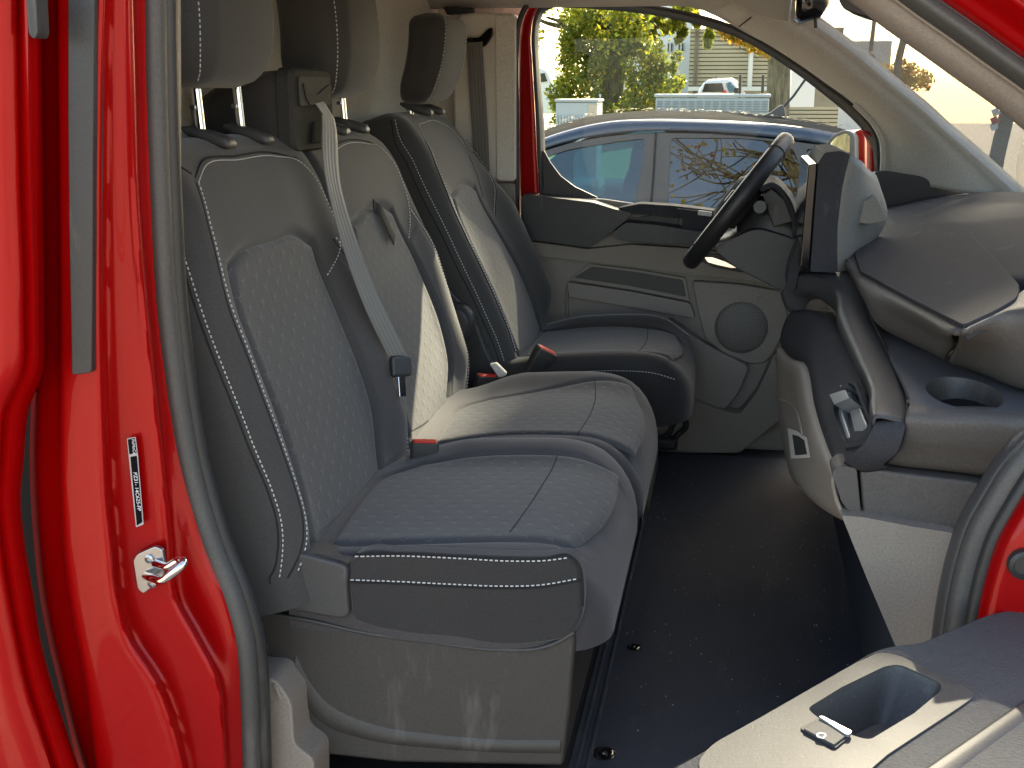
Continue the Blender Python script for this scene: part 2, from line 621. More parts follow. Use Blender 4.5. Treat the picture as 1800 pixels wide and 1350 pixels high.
LV = [-80, 150, 350, 550, 650, 720, 800, 880, 960, 1050, 1120, 1200, 1280, 1400]
def off(us, d): return [u + d for u in us]
LA = [68, 72, 74, 74, 72, 68, 66, 68, 74, 84, 97, 116, 135, 165]
LBq = [100, 102, 104, 106, 106, 106, 106, 108, 112, 122, 135, 150, 160, 175]
LC = [186, 178, 176, 176, 178, 180, 183, 187, 195, 205, 225, 275, 305, 332]
LD = [230, 236, 242, 258, 268, 276, 285, 293, 300, 308, 345, 385, 393, 399]
LE = [252, 256, 263, 275, 287, 297, 311, 331, 356, 392, 411, 418, 421, 424]
bp = lines_patch('door_pillar', [(off(LA, -14), -.93), (LA, -.955), (off(LBq, -12), -.960), (off(LBq, -4), -.963), (LBq, -.973), (off(LBq, 4), -.979), (off(LBq, 12), -.980), (off(LC, -16), -.984), (off(LC, -5), -.985),
     (off(LC, -1), -.983), (off(LC, 3), -.974), (off(LC, 8), -.962), (off(LC, 13), -.957), (off(LC, 22), -.956), (off(LD, -16), -.950), (off(LD, -5), -.950), (off(LD, -1), -.947), (off(LD, 3), -.936), (off(LD, 7), -.920), (off(LE, -4), -.910), (off(LE, 12), -.900), (off(LE, 30), -.86)],
     LV, MAT['red'], van, per=4, m=120)
tag(bp, 'glossy red door pillar with striker and sticker')
# black cover strip
st = panel('cover_strip', [(119, -60), (166, -60), (163, 300), (162, 540), (161, 655), (126, 660), (121, 400), (119, 200)], MAT['rub'], van, depth=(0, .02, 0), Y=-.993, rnd=.004, bevel=.005)
# door seal around the opening, along the pillar
def seal(name, px, y, rx, ry, mat, parent, n=90, up=(0, -1, 0)):
    pth = spline(np.array([P(u, v, Y=(y if not hasattr(y, '__len__') else y[i])) for i, (u, v) in enumerate(px)]), n)
    v, f = sweep(pth, circ(rx, 14, ry), up=up)
    return mobj(name, v, f, mat, parent, sharp=0)
sm = [(a + 17, v) for a, v in zip(LE, LV)]
seal('door_seal', sm, -.893, .0125, .014, MAT['rub2'], van)
seal('door_seal_lip', [(a + 38, v) for a, v in zip(LE, LV)], -.872, .012, .012, MAT['rub'], van)
# inner trim of the near pillar
LV2 = [-80, 150, 350, 550, 650, 720, 800, 880, 960, 1050, 1120, 1200, 1280, 1400]
LF = [310, 311, 312, 322, 331, 341, 352, 375, 399, 429, 444, 449, 453, 457]
lines_patch('pillar_trim', [(off(LE, 30), -.86), (off(LF, -8), -.858), (LF, -.85), (off(LF, 3), -.80)], LV2, MAT['beige2'], van, per=3, m=80)
# pale moulding low behind the seal
panel('sill_trim', [(430, 1190), (482, 1193), (512, 1235), (517, 1310), (552, 1335), (552, 1420), (430, 1420)], MAT['beige'], van, depth=(0, .06, 0), Y=-.845, rnd=.01, bevel=.008)
panel('sill_trim_rib', [(478, 1203), (487, 1207), (496, 1232), (490, 1235)], MAT['beige'], van, depth=(0, .01, 0), Y=-.848, bevel=.002)

# sliding door, slid shut behind the pillar
sd = thing('sliding_door', (-.9, -1.0, GZ), 'red sliding side door left of the pillar', 'van door')
SO = [45, 47, 52, 58, 55, 24, 16, 10, 18, 32, 45, 62, 87, 125]
SI = [70, 72, 74, 76, 74, 48, 40, 34, 42, 57, 68, 88, 113, 153]
lines_patch('door_skin', [(off(SO, -190), -1.03), (off(SO, -100), -1.032), (off(SO, -30), -1.03), (off(SO, -20), -1.026), (off(SO, -14), -1.016), (off(SO, -3), -1.020), (SO, -1.022), (off(SO, 6), -1.018), (off(SI, -6), -1.006), (SI, -.992), (off(SI, 3), -.95)], LV, MAT['red'], sd, per=4, m=120)
panel('gap_seal', [(44, -20), (62, -20), (66, 60), (60, 70), (50, 60)], MAT['rub'], sd, depth=(0, .02, 0), Y=-1.036, rnd=.003, bevel=.002)
# dark gap behind the edge
v, f = box((-.90, -.925, .4), (.5, .004, 2.4)); mobj('gap_backing', v, f, MAT['black'], van, smooth=False)

# striker and sticker on the pillar
sk = thing('door_striker', P(262, 1000, Y=-.96), 'shiny steel door striker loop bolted on the red pillar', 'striker')
SKY = -.966
v, f = prism(rpoly(PL([(233, 985), (240, 974), (272, 960), (285, 966), (291, 1000), (284, 1020), (252, 1045), (241, 1036)], Y=SKY), .003), (0, .006, 0))
mobj('plate', v, f, MAT['steel'], sk, bevel=.0015)
lp = [P(256, 1012, Y=SKY - .002), P(268, 1016, Y=SKY - .022), P(287, 1019, Y=SKY - .034), P(303, 1008, Y=SKY - .036), P(322, 990, Y=SKY - .03), P(318, 984, Y=SKY - .02), P(295, 996, Y=SKY - .015), P(272, 990, Y=SKY - .002)]
v, f = tube(np.array(lp), .0048, 12, 60); mobj('loop', v, f, MAT['chrome'], sk, sharp=0)
for u, w in ((263, 982), (268, 1025)):
    c = P(u, w, Y=SKY)
    v, f = loft([np.c_[c[0] + circ(r, 16)[:, 0], np.full(16, y), c[2] + circ(r, 16)[:, 1]] for r, y in ((.0055, SKY + .001), (.0052, SKY - .002), (.003, SKY - .003), (.0026, SKY - .001))])
    mobj('bolt', v, f, MAT['steel'], sk, sharp=40)

def text_obj(name, body, size, origin, right, up, mat, parent, font_extrude=.0001):
    cu = bpy.data.curves.new(name, 'FONT'); cu.body = body; cu.size = size; cu.extrude = font_extrude
    tmp = bpy.data.objects.new(name, cu); COL.objects.link(tmp)
    bpy.context.view_layer.update()
    dg = bpy.context.evaluated_depsgraph_get()
    me = bpy.data.meshes.new_from_object(tmp.evaluated_get(dg))
    bpy.data.objects.remove(tmp)
    r = np.asarray(right, float); r /= np.linalg.norm(r); u = np.asarray(up, float); u -= r * (u @ r); u /= np.linalg.norm(u)
    n = np.cross(r, u)
    for vv in me.vertices:
        q = np.asarray(origin) + r * vv.co.x + u * vv.co.y + n * vv.co.z
        vv.co = Vector(q)
    me.materials.clear(); me.materials.append(mat)
    o = bpy.data.objects.new(name, me)
    return link(o, parent)
lbl = thing('parts_sticker', P(238, 850, Y=-.955), 'narrow black sticker with white part number on the red pillar', 'sticker')
SY = -.9605
blkp = simple('sticker_black', (.006, .006, .006), .8, Specular_IOR_Level=.1)
v, f = prism(rpoly(PL([(223, 771), (238, 768), (242, 800), (252, 922), (239, 927), (231, 850), (226, 800)], Y=SY), .001), (0, .0008, 0))
mobj('backing', v, f, simple('sticker_grey', (.45, .42, .42), .4), lbl, smooth=False)
v, f = prism(PL([(224.5, 772.5), (237, 770), (240, 796), (227.5, 799)], Y=SY - .0002), (0, .0004, 0)); mobj('upper_field', v, f, blkp, lbl, smooth=False)
v, f = prism(rpoly(PL([(229, 803), (240.5, 801), (250.3, 918), (240.5, 924)], Y=SY - .0002), .0012), (0, .0004, 0)); mobj('number_field', v, f, blkp, lbl, smooth=False)
wht = simple('white_print', (.8, .8, .8), .5)
a, b = P(234.5, 830, Y=SY - .0004), P(242.5, 905, Y=SY - .0004)
text_obj('number', 'PZ31- 14C625-FP', .0062, a, b - a, (1, 0, 0.1), wht, lbl)
a, b = P(231.5, 772, Y=SY - .0004), P(234, 797, Y=SY - .0004)
text_obj('maker_mark', 'FoMoCo', .0048, a, b - a, (1, 0, .1), wht, lbl)

# ------------------------------------------------------------------ floor
fl = thing('cab_floor', (0, 0, 0), 'black rubber covered cab floor with fixing studs', 'floor')
v, f = box((.0, -.02, -.02), (1.5, 1.66, .036)); mobj('floor_pan', v, f, MAT['black'], fl, smooth=False)
mt = rpoly(A((-.185, -.74, 0), (.42, -.74, 0), (.42, .72, 0), (-.185, .72, 0)), .03)
v, f = prism(mt - A(0, 0, .004), (0, 0, .010)); fm = mobj('floor_mat', v, f, MAT['mat'], fl, bevel=.004)
for x in (-.172, -.158):
    v, f = sweep(A((x, -.74, .007), (x, .2, .007), (x, .7, .007)), circ(.004, 8)); mobj('mat_edge_rib', v, f, MAT['mat'], fl)
for u, w, r in ((1115, 1138, .012), (1062, 1325, .016)):
    c = P(u, w, Z=.006)
    v, f = loft([np.c_[c[0] + circ(rr, 24)[:, 0], c[1] + circ(rr, 24)[:, 1], np.full(24, z)] for rr, z in ((r, .006), (r, .0072), (r * .85, .008), (r * .32, .0075), (r * .30, .010), (r * .2, .0115))])
    mobj('fixing_stud', v, f, MAT['gloss'], fl, sharp=40)

mb = MB()
for i in range(170):
    x_, y_ = rng.uniform(-.15, .24), rng.uniform(-.70, .60); r = rng.uniform(.0006, .0020)
    q = A(x_, y_, .0065 + r * .5)
    a0 = rng.uniform(0, 6.28)
    mb.add([q + A(r * math.cos(a0 + k), r * math.sin(a0 + k), -r * .5) for k in (0, 2.1, 4.2)] + [q + A(0, 0, r * .8)], [(0, 1, 2), (0, 1, 3), (1, 2, 3), (2, 0, 3)])
tag(mb.build('grit', simple('pale_grit', (.30, .28, .25), .9), fl, smooth=False), kind='stuff')

# ------------------------------------------------------------------ bulkhead
bh = thing('bulkhead', (-.82, 0, 0), 'beige moulded bulkhead wall behind the seats', 'bulkhead')
ys = np.linspace(-.92, .95, 70); zs = np.linspace(-.02, 1.32, 60)
g = np.zeros((60, 70, 3))
for i, z in enumerate(zs):
    for j, y in enumerate(ys):
        x = -.835 + .03 * float(sstep(.36, .50, y)) + .05 * float(sstep(.62, .80, y)) - .02 * float(sstep(.75, .95, z)) * float(1 - sstep(.40, .52, y))
        g[i, j] = (x, y, z)
mobj('bulkhead_panel', g.reshape(-1, 3), grid_faces(60, 70), MAT['pale'], bh, solid=.01, sharp=0, offset=1)
wz = PL([(509, -60), (664, -60), (661, 70), (655, 82), (524, 82), (516, 72)], X=-.842)
v, f = prism(rpoly(wz, .012), (.006, 0, 0)); wg = mobj('bulkhead_window', v, f, MAT['gloss'], bh, bevel=.003)
mb = MB()
for (a, b) in (((521, -60), (518, 95)), ((521, 28), (600, 30)), ((518, 77), (560, 78)), ((560, -60), (558, 80))):
    mb.add(*sweep(PL([a, b], X=-.832), circ(.0016, 6)))
mb.build('window_wire', MAT['steel'], wg)

# ------------------------------------------------------------------ far side: body aperture, trim, roof
def strip(name, outer, inner, y_o, y_i, mat, parent, n=60, solid=.006, mid=None, m=6, **k):
    """band between two pixel lines, each on its own plane"""
    a = spline(PL(outer, Y=y_o), n); b = spline(PL(inner, Y=y_i), n)
    rows = []
    for t in np.linspace(0, 1, m):
        r = a * (1 - t) + b * t
        if mid is not None: r = r + np.asarray(mid) * math.sin(math.pi * t)
        rows.append(r)
    g = np.array(rows)
    return mobj(name, g.reshape(-1, 3), grid_faces(m, n), mat, parent, solid=solid, sharp=0, **k)

# roof lining with its side rails
ys = np.linspace(-.80, .80, 41); xs = np.linspace(-.84, .10, 30)
g = np.zeros((30, 41, 3))
for i, x in enumerate(xs):
    for j, y in enumerate(ys):
        e = abs(y) / .80
        z = 1.215 - .10 * e ** 6 - .10 * float(sstep(-.15, .12, x)) - .03 * e ** 2
        g[i, j] = (x, y, z)
mobj('roof_lining', g.reshape(-1, 3), grid_faces(30, 41), MAT['headl'], van, solid=.01, sharp=0, offset=1)
v, f = box((-.6, 0, 1.30), (1.6, 1.98, .05)); mobj('roof_skin', v, f, MAT['red'], van, bevel=.02)
# header rail above the far door
strip('far_roof_rail', [(780, -30), (900, -40), (1060, -60), (1200, -60), (1380, 4)], [(880, 14), (960, -16), (1060, -16), (1200, 2), (1320, 50)], .70, .80, MAT['headl'], van, mid=(0, .02, .015))
# centre pillar trim with the belt slot
pt = panel('far_pillar_trim', [(803, 24), (830, 20), (907, 24), (907, 318), (800, 318), (795, 160)], MAT['pale'], van, depth=(0, .05, 0), Y=.785, rnd=.012, bevel=.012, seg=4)
panel('far_pillar_lower_trim', [(800, 321), (908, 321), (915, 620), (800, 620)], MAT['beige2'], van, depth=(0, .05, 0), Y=.79, bevel=.008)
panel('far_pillar_edge', [(870, 26), (906, 26), (906, 318), (872, 318)], MAT['pale'], van, depth=(0, .02, 0), Y=.777, rnd=.01, bevel=.009)
panel('roof_gap_shadow', [(778, 12), (832, 14), (832, 22), (785, 26)], MAT['blk'], van, depth=(0, .02, 0), Y=.775, bevel=.003)  # black strip stands in for the shadow between roof and pillar trim
# body side behind the centre pillar
v, f = box((-.80, .875, .55), (.56, .02, 1.5)); mobj('far_body_side', v, f, MAT['pale'], van, smooth=False)
# belt of the driver
db = thing('seat_belt', P(850, 80, Y=.76), 'dark brown driver belt hanging down the beige pillar', 'seat belt')
so = [(808, 66), (818, 66), (842, 66), (858, 50), (866, 48), (866, 62), (856, 78), (848, 84), (824, 82), (812, 76)]
panel('belt_slot', so, MAT['gloss'], db, depth=(0, .012, 0), Y=.768, rnd=.006, bevel=.003)
pth = spline(PL([(834, 74), (838, 140), (843, 220), (847, 300), (850, 420)], Y=.762), 40)
v, f, uv = ribbon(pth, np.full(40, .040), (1, 0, 0))
mobj('webbing', v, f, MAT['belt'], db, solid=.0013, uv=uv, sharp=0)
# ================================================================== far side door, pillars, glass
def plate_hole(outer, holes, vec):
    """flat plate with holes: returns verts, faces of a closed prism"""
    bm = bmesh.new()
    loops = []
    for lp in [outer] + list(holes):
        vs = [bm.verts.new(tuple(map(float, q))) for q in lp]
        es = [bm.edges.new((vs[i], vs[(i + 1) % len(vs)])) for i in range(len(vs))]
        loops.append(vs)
    bmesh.ops.triangle_fill(bm, use_beauty=True, edges=bm.edges[:])
    bm.verts.index_update()
    V = [tuple(q.co) for q in bm.verts]; Fc = [tuple(q.index for q in fc.verts) for fc in bm.faces]
    LI = [[q.index for q in l] for l in loops]
    bm.free()
    n = len(V); vec = np.asarray(vec, float)
    V2 = V + [tuple(np.array(q) + vec) for q in V]
    F2 = list(Fc) + [tuple(i + n for i in fc[::-1]) for fc in Fc]
    for l in LI:
        for i in range(len(l)):
            a, b = l[i], l[(i + 1) % len(l)]
            F2.append((a, b, b + n, a + n))
    return V2, F2

dd = thing('driver_door', P(1100, 790, Y=.82), 'closed driver door with grey trim panel seen across the cab', 'van door')
glassL = [(957, 300), (955, 267), (953, 211), (948, 155), (944, 70), (946, 40), (955, 18), (975, 9)]
glassT = [(975, 9), (1055, 13), (1144, 22), (1211, 36), (1267, 51), (1300, 64), (1350, 91), (1395, 121), (1451, 164), (1501, 207), (1520, 228), (1530, 245), (1533, 270), (1534, 300)]
redI = [(948, 345), (944, 267), (941, 200), (936, 110), (934, 60), (938, 32), (950, 9), (975, -4)]
redO = [(917, 345), (915, 267), (915, 200), (916, 110), (918, 60), (924, 30), (938, 4), (965, -14)]
strip('frame_seal', redI, glassL, .815, .845, MAT['blk'], dd, m=4)
strip('window_frame', redO, redI, .825, .82, MAT['red'], dd, m=5)
outT = [(965, -10), (1055, -2), (1144, 8), (1211, 21), (1267, 36), (1300, 49), (1350, 77), (1400, 108), (1451, 144), (1501, 181), (1536, 219), (1546, 239), (1549, 264), (1550, 310)]
strip('upper_frame_seal', outT, glassT, .812, .845, MAT['blk'], dd, m=4)
seal('aperture_seal', [(910, 640), (909, 345), (908, 200), (908, 80), (911, 45), (922, 16), (942, -8), (970, -22)], .80, .0065, .010, MAT['blk'], van)
strip('mirror_sail', [(1528, 232), (1540, 240), (1544, 270), (1544, 310)], [(1515, 224), (1526, 245), (1527, 270), (1527, 310)], .826, .85, MAT['red'], dd, m=3)
# window pane
gp = PL(glassL + glassT[1:] + [(1540, 360), (1250, 420), (1050, 400), (950, 370)], Y=.838)
v, f = prism(gp, (0, .004, 0)); mobj('window_pane', v, f, MAT['glass'], dd, smooth=False)
# black corner cover behind the pane
panel('corner_cover', [(950, 262), (957, 266), (967, 285), (985, 309), (1010, 328), (1050, 347), (1050, 360), (950, 360)], MAT['blk'], dd, depth=(0, .012, 0), Y=.828, bevel=.003)

# trim panel: main field, bulged slightly
def bulge_panel(name, px, Yp, mat, parent, n=40, m=24, amt=.01):
    pass
panel('trim_panel', [(915, 345), (1060, 350), (1300, 385), (1420, 420), (1430, 700), (1400, 800), (1140, 800), (930, 700), (918, 600)], MAT['beige2'], dd, depth=(0, .02, 0), Y=.815, bevel=.006)
panel('upper_trim', [(919, 341), (960, 346), (1043, 356), (1085, 369), (1112, 374), (1098, 390), (1070, 411), (1040, 434), (1028, 435), (960, 425), (930, 419), (919, 400)], MAT['blk'], dd, depth=(0, .075, 0), Y=.755, rnd=.008, bevel=.008, seg=4)
panel('sill_ledge', [(1085, 366), (1125, 358), (1187, 362), (1245, 369), (1330, 385), (1330, 405), (1245, 392), (1187, 382), (1112, 376)], MAT['dash'], dd, depth=(0, .06, 0), Y=.765, rnd=.006, bevel=.007)
panel('pull_pocket', [(1110, 384), (1186, 372), (1196, 378), (1190, 398), (1100, 396)], MAT['blk'], dd, depth=(0, .01, 0), Y=.803, rnd=.006, bevel=.003)
panel('grab_post', [(1186, 366), (1240, 372), (1262, 385), (1250, 405), (1215, 412), (1198, 402), (1200, 385)], MAT['dash'], dd, depth=(0, .05, 0), Y=.752, rnd=.01, bevel=.009, seg=4)
ar = panel('armrest', [(1074, 411), (1100, 391), (1150, 395), (1210, 404), (1300, 415), (1330, 425), (1300, 440), (1215, 431), (1110, 426), (1084, 420)], MAT['blk'], dd, depth=(0, .08, 0), Y=.735, rnd=.008, bevel=.009, seg=4)
panel('window_switch', [(1227, 370), (1252, 373), (1250, 381), (1226, 378)], MAT['pale'], dd, depth=(0, .01, 0), Y=.748, rnd=.003, bevel=.002)
panel('armrest_shelf', [(925, 424), (960, 428), (1033, 438), (1110, 430), (1215, 437), (1330, 452), (1380, 470), (1380, 500), (1210, 482), (1050, 462), (940, 450)], MAT['beige'], dd, depth=(0, .04, 0), Y=.785, rnd=.006, bevel=.012, seg=4)
rc = panel('storage_recess', [(1035, 464), (1120, 474), (1205, 488), (1212, 529), (1110, 509), (1000, 492)], MAT['beige2'], dd, depth=(0, .012, 0), Y=.800, rnd=.006, bevel=.004)
panel('recess_floor', [(1040, 469), (1120, 479), (1200, 493), (1206, 522), (1110, 503), (1008, 488)], simple('recess_brown', (.085, .075, .065), .6), dd, depth=(0, .006, 0), Y=.796, rnd=.006, bevel=.002)
panel('pocket_lip', [(997, 496), (1110, 513), (1213, 533), (1222, 560), (1110, 540), (1000, 522)], MAT['beige2'], dd, depth=(0, .03, 0), Y=.788, rnd=.008, bevel=.008, seg=4)
mb = MB(); mb.add(*sweep(spline(PL([(998, 500), (996, 530), (999, 575)], Y=.806), 20), circ(.004, 8))); mb.build('panel_groove', MAT['beige'], dd)
# speaker housing and grille
sh = panel('speaker_housing', [(1216, 494), (1300, 500), (1371, 512), (1384, 560), (1378, 600), (1345, 638), (1318, 640), (1270, 620), (1240, 596), (1226, 545)], MAT['beige2'], dd, depth=(0, .03, 0), Y=.790, rnd=.012, bevel=.006)
def grille_mat():
    t = NT('speaker_grille')
    co = t.coord('Object')
    sp = t.n('ShaderNodeSeparateXYZ'); t.l(co, sp.inputs[0])
    k = 2 * math.pi / .0085
    a = t.math('MULTIPLY', t.math('SINE', t.math('MULTIPLY', sp.outputs[0], k)), t.math('SINE', t.math('MULTIPLY', sp.outputs[2], k)))
    m = t.ramp(t.math('ABSOLUTE', a), .25, .6)
    t.bsdf(t.mix(m, (.22, .20, .175), (.07, .062, .055)), .6, 0, t.bump(m, -.6, .002))
    return t.m
c = P(1303, 576, Y=.788)
v, f = loft([np.c_[c[0] + circ(r, 40)[:, 0], np.full(40, y), c[2] + circ(r, 40)[:, 1]] for r, y in ((.0655, .79), (.0645, .7875), (.055, .784), (.03, .781), (.004, .780))])
mobj('grille', v, f, grille_mat(), sh, sharp=0)
c = P(1336, 527, Y=.787); v, f = loft([np.c_[c[0] + circ(r, 16)[:, 0], np.full(16, y), c[2] + circ(r, 16)[:, 1]] for r, y in ((.0085, .79), (.008, .786), (.004, .7855))]); mobj('plug', v, f, MAT['beige2'], sh)
panel('map_pocket', [(1175, 560), (1228, 598), (1262, 618), (1318, 644), (1300, 690), (1275, 722), (1240, 712), (1160, 685), (1140, 640)], MAT['beige2'], dd, depth=(0, .05, 0), Y=.772, rnd=.015, bevel=.01, seg=4)
# inside door handle
hd = PL([(1238, 452), (1252, 452), (1275, 460), (1296, 471), (1285, 471), (1262, 466), (1244, 461)], Y=.772)
v, f = prism(rpoly(hd, .003), (0, .012, 0)); mobj('inner_handle', v, f, MAT['chrome'], dd, bevel=.003)
panel('handle_bezel', [(1225, 444), (1262, 446), (1315, 470), (1310, 480), (1255, 470), (1228, 458)], MAT['blk'], dd, depth=(0, .01, 0), Y=.781, rnd=.006, bevel=.003)

# sill and side lining below the door
sl_ = thing('sill_lining', P(1230, 790, Y=.74), 'warm grey plastic sill lining low beside the driver seat', 'trim')
panel('lining', [(1155, 690), (1210, 700), (1265, 722), (1300, 728), (1330, 690), (1372, 600), (1400, 560), (1460, 560), (1420, 700), (1300, 797), (1155, 797)], MAT['beige'], sl_, depth=(0, .05, 0), Y=.745, rnd=.012, bevel=.01, seg=4)
hl = thing('release_lever', P(1185, 770, Y=.70), 'small black loop lever low beside the driver seat', 'lever')
v, f = tube(PL([(1163, 770), (1175, 764), (1184, 745), (1193, 738), (1206, 742), (1205, 752), (1193, 763), (1185, 772)], Y=.715), .007, 10, 40); mobj('loop', v, f, MAT['blk'], hl, sharp=0)
v, f = box(P(1170, 778, Y=.71), (.06, .04, .03)); mobj('base', v, f, MAT['blk'], hl, bevel=.008)

# ------------------------------------------------------------------ far windscreen pillar trim
lowE = [(1255, 20), (1300, 46), (1352, 76), (1401, 107), (1452, 143), (1502, 180), (1537, 219), (1549, 242), (1552, 266), (1550, 312)]
uppE = [(1330, -22), (1400, 22), (1463, 68), (1500, 95), (1560, 146), (1620, 195), (1660, 232), (1700, 266), (1745, 306), (1800, 356)]
a = spline(PL(lowE, Y=.800), 60); b = spline(PL(uppE, Y=.715), 60)
rows = []
for t in np.linspace(0, 1, 12):
    r = a * (1 - t) + b * t
    r = r + A(0, -.030, 0) * math.sin(math.pi * min(1, t * 1.15) * .9)
    rows.append(r)
rows = [a + A(.004, .03, 0)] + rows + [b + A(.02, .02, .01)]
g = np.array(rows)
ap = mobj('windscreen_pillar_trim', g.reshape(-1, 3), grid_faces(len(rows), 60), MAT['pale'], van, solid=.004, sharp=0)
mb = MB(); mb.add(*sweep(spline(PL([(1299, 47), (1325, 27), (1366, -3)], Y=.74), 16), circ(.0016, 6))); tag(mb.build('trim_joint', MAT['seam'], van), kind='stuff')
mb = MB(); mb.add(*sweep(b + A(-.002, -.002, .002), circ(.004, 8))); mb.build('screen_edge_rubber', MAT['blk'], van)
# pale edge lip towards the door
v, f = sweep(spline(PL([(1502, 183), (1538, 222), (1549, 244), (1552, 268), (1550, 312)], Y=.792), 40), circ(.006, 8)); mobj('trim_lip', v, f, MAT['pale'], van)
# sun visor clip / light on the roof rail
v, f = box(P(1258, 2, Y=.72), (.02, .02, .012)); mobj('roof_clip', v, f, MAT['pale'], van, bevel=.004)

# ------------------------------------------------------------------ windscreen
FA = spline(PL([(1345, -12), (1500, 95), (1620, 195), (1700, 266), (1800, 356)], Y=.74), 14)
FA = np.vstack([[(.0, .74, 1.16)], FA, [(.80, .74, .58)]])
NA = FA * A(1, -1, 1)
rows = []
for t in np.linspace(0, 1, 12):
    rows.append(FA * (1 - t) + NA * t + A(.06, 0, .01) * math.sin(math.pi * t))
g = np.array(rows)
mobj('windscreen', g.reshape(-1, 3), grid_faces(12, len(FA)), MAT['wglass'], van, sharp=0)
# header above the windscreen
hx = np.array([r[0] for r in rows])
v, f = sweep(hx + A(-.03, 0, .03), rrect(.06, .05, .02, 4), up=(0, 0, 1)); mobj('header_rail', v, f, MAT['headl'], van, sharp=0)
# bonnet line and cowl in front of the windscreen
g = patch([[(.78, -.9, .52), (.86, 0, .56), (.78, .9, .52)], [(1.2, -.92, .42), (1.25, 0, .47), (1.2, .92, .42)], [(1.55, -.85, .25), (1.65, 0, .30), (1.55, .85, .25)], [(1.65, -.80, -.2), (1.75, 0, -.2), (1.65, .80, -.2)]], 20, 24)
mobj('bonnet', g.reshape(-1, 3), grid_faces(20, 24), MAT['red'], van, solid=.01, sharp=0)

# interior mirror
im = thing('interior_mirror', P(1430, 0, Y=0), 'black interior mirror hanging at the top of the windscreen', 'mirror')
v, f = loft([np.c_[np.full(28, x), c0 + rrect(w, h, h * .35, 6)[:, 0], z + rrect(w, h, h * .35, 6)[:, 1]] for x, w, h, z, c0 in ((.085, .20, .055, 1.035, .06), (.095, .215, .066, 1.035, .06), (.125, .20, .06, 1.037, .06), (.14, .12, .03, 1.045, .06))])
mobj('shell', v, f, MAT['gloss'], im, sharp=0)
v, f = sweep(A((.125, .06, 1.04), (.14, .06, 1.12)), circ(.012, 10)); mobj('stem', v, f, MAT['blk'], im)
v, f = sweep(A((.118, .0, 1.01), (.120, .0, .992)), circ(.003, 8)); mobj('dimming_lever', v, f, MAT['blk'], im)
sv = panel('sun_visor', [(1468, -20), (1560, -30), (1575, 18), (1563, 32), (1520, 30), (1480, 16)], MAT['blk'], None, depth=(.02, .10, .0), Y=-.40, rnd=.01, bevel=.006)
tag(sv, 'black folded sun visor edge at the top of the windscreen', 'sun visor')

# ------------------------------------------------------------------ near windscreen pillar and front edge of the door opening
def band(name, edges, mat, n=40, per=4, lab=None):
    cols = [spline(np.array([P(u, v, Y=y) for u, v in e]), n) for e, y in edges]
    C_ = np.array(cols); k = (len(edges) - 1) * per + 1
    g = np.array([spline(C_[:, i], k) for i in range(n)])
    return mobj(name, g.reshape(-1, 3), grid_faces(n, k), mat, van, solid=.004, sharp=60)
def diag(du, dv=0):
    base = [(1470, -30), (1564, 42), (1627, 86), (1685, 128), (1753, 176), (1800, 214), (1900, 296)]
    return [(u + du, v + dv) for u, v in base]
band('near_pillar_trim', [(diag(0, 6), -.72), (diag(2), -.735), (diag(22, -8), -.755), (diag(44, -18), -.765), (diag(50, -20), -.775)], MAT['beige2'])
band('near_pillar_seal', [(diag(46, -18), -.782), (diag(54, -24), -.795), (diag(72, -30), -.805), (diag(88, -42), -.80), (diag(94, -46), -.79)], MAT['rub2'])
band('near_pillar_frame', [(diag(86, -44), -.80), (diag(100, -50), -.815), (diag(120, -62), -.825), (diag(146, -80), -.845), (diag(158, -88), -.852), (diag(166, -92), -.85), (diag(172, -98), -.84)], MAT['red'])
band('near_pillar_outer_seal', [(diag(166, -96), -.86), (diag(178, -104), -.868), (diag(205, -122), -.872), (diag(225, -136), -.868)], MAT['rub'])
band('near_pillar_skin', [(diag(222, -138), -.875), (diag(238, -146), -.885), (diag(330, -200), -.90)], MAT['red'])
# lower front edge of the opening
fe = [(1850, 735), (1800, 778), (1765, 820), (1735, 868), (1706, 920), (1688, 972), (1672, 1040), (1660, 1120), (1652, 1220)]
def fo(d, e=0): return [(u + d, v + e) for u, v in fe]
def band2(name, edges, mat, per=4, n=60):
    cols = [spline(np.array([P(u, v, Y=y) for u, v in e]), n) for e, y in edges]
    C_ = np.array(cols); k = (len(edges) - 1) * per + 1
    g = np.array([spline(C_[:, i], k) for i in range(n)])
    return mobj(name, g.reshape(-1, 3), grid_faces(n, k), mat, van, solid=.004, sharp=60)
band2('front_edge_trim', [(fo(-22, -8), -.735), (fo(-16, -4), -.765), (fo(-4), -.775), (fo(2), -.775)], MAT['dark'])
seal('front_edge_seal', fo(22, 10), -.80, .0150, .014, MAT['rub2'], van)
seal('front_edge_seal_lip', fo(46, 22), -.815, .010, .010, MAT['rub'], van)
band2('hinge_pillar', [(fo(46, 24), -.82), (fo(56, 30), -.835), (fo(70, 40), -.845), (fo(120, 60), -.85), (fo(320, 100), -.86)], MAT['red'])
c = P(1800, 992, Y=-.853)
v, f = loft([np.c_[c[0] + circ(r, 24)[:, 0], np.full(24, y), c[2] + circ(r, 24)[:, 1]] for r, y in ((.017, -.85), (.016, -.858), (.012, -.860), (.010, -.856))])
mobj('rubber_plug', v, f, MAT['rub'], van, sharp=40)

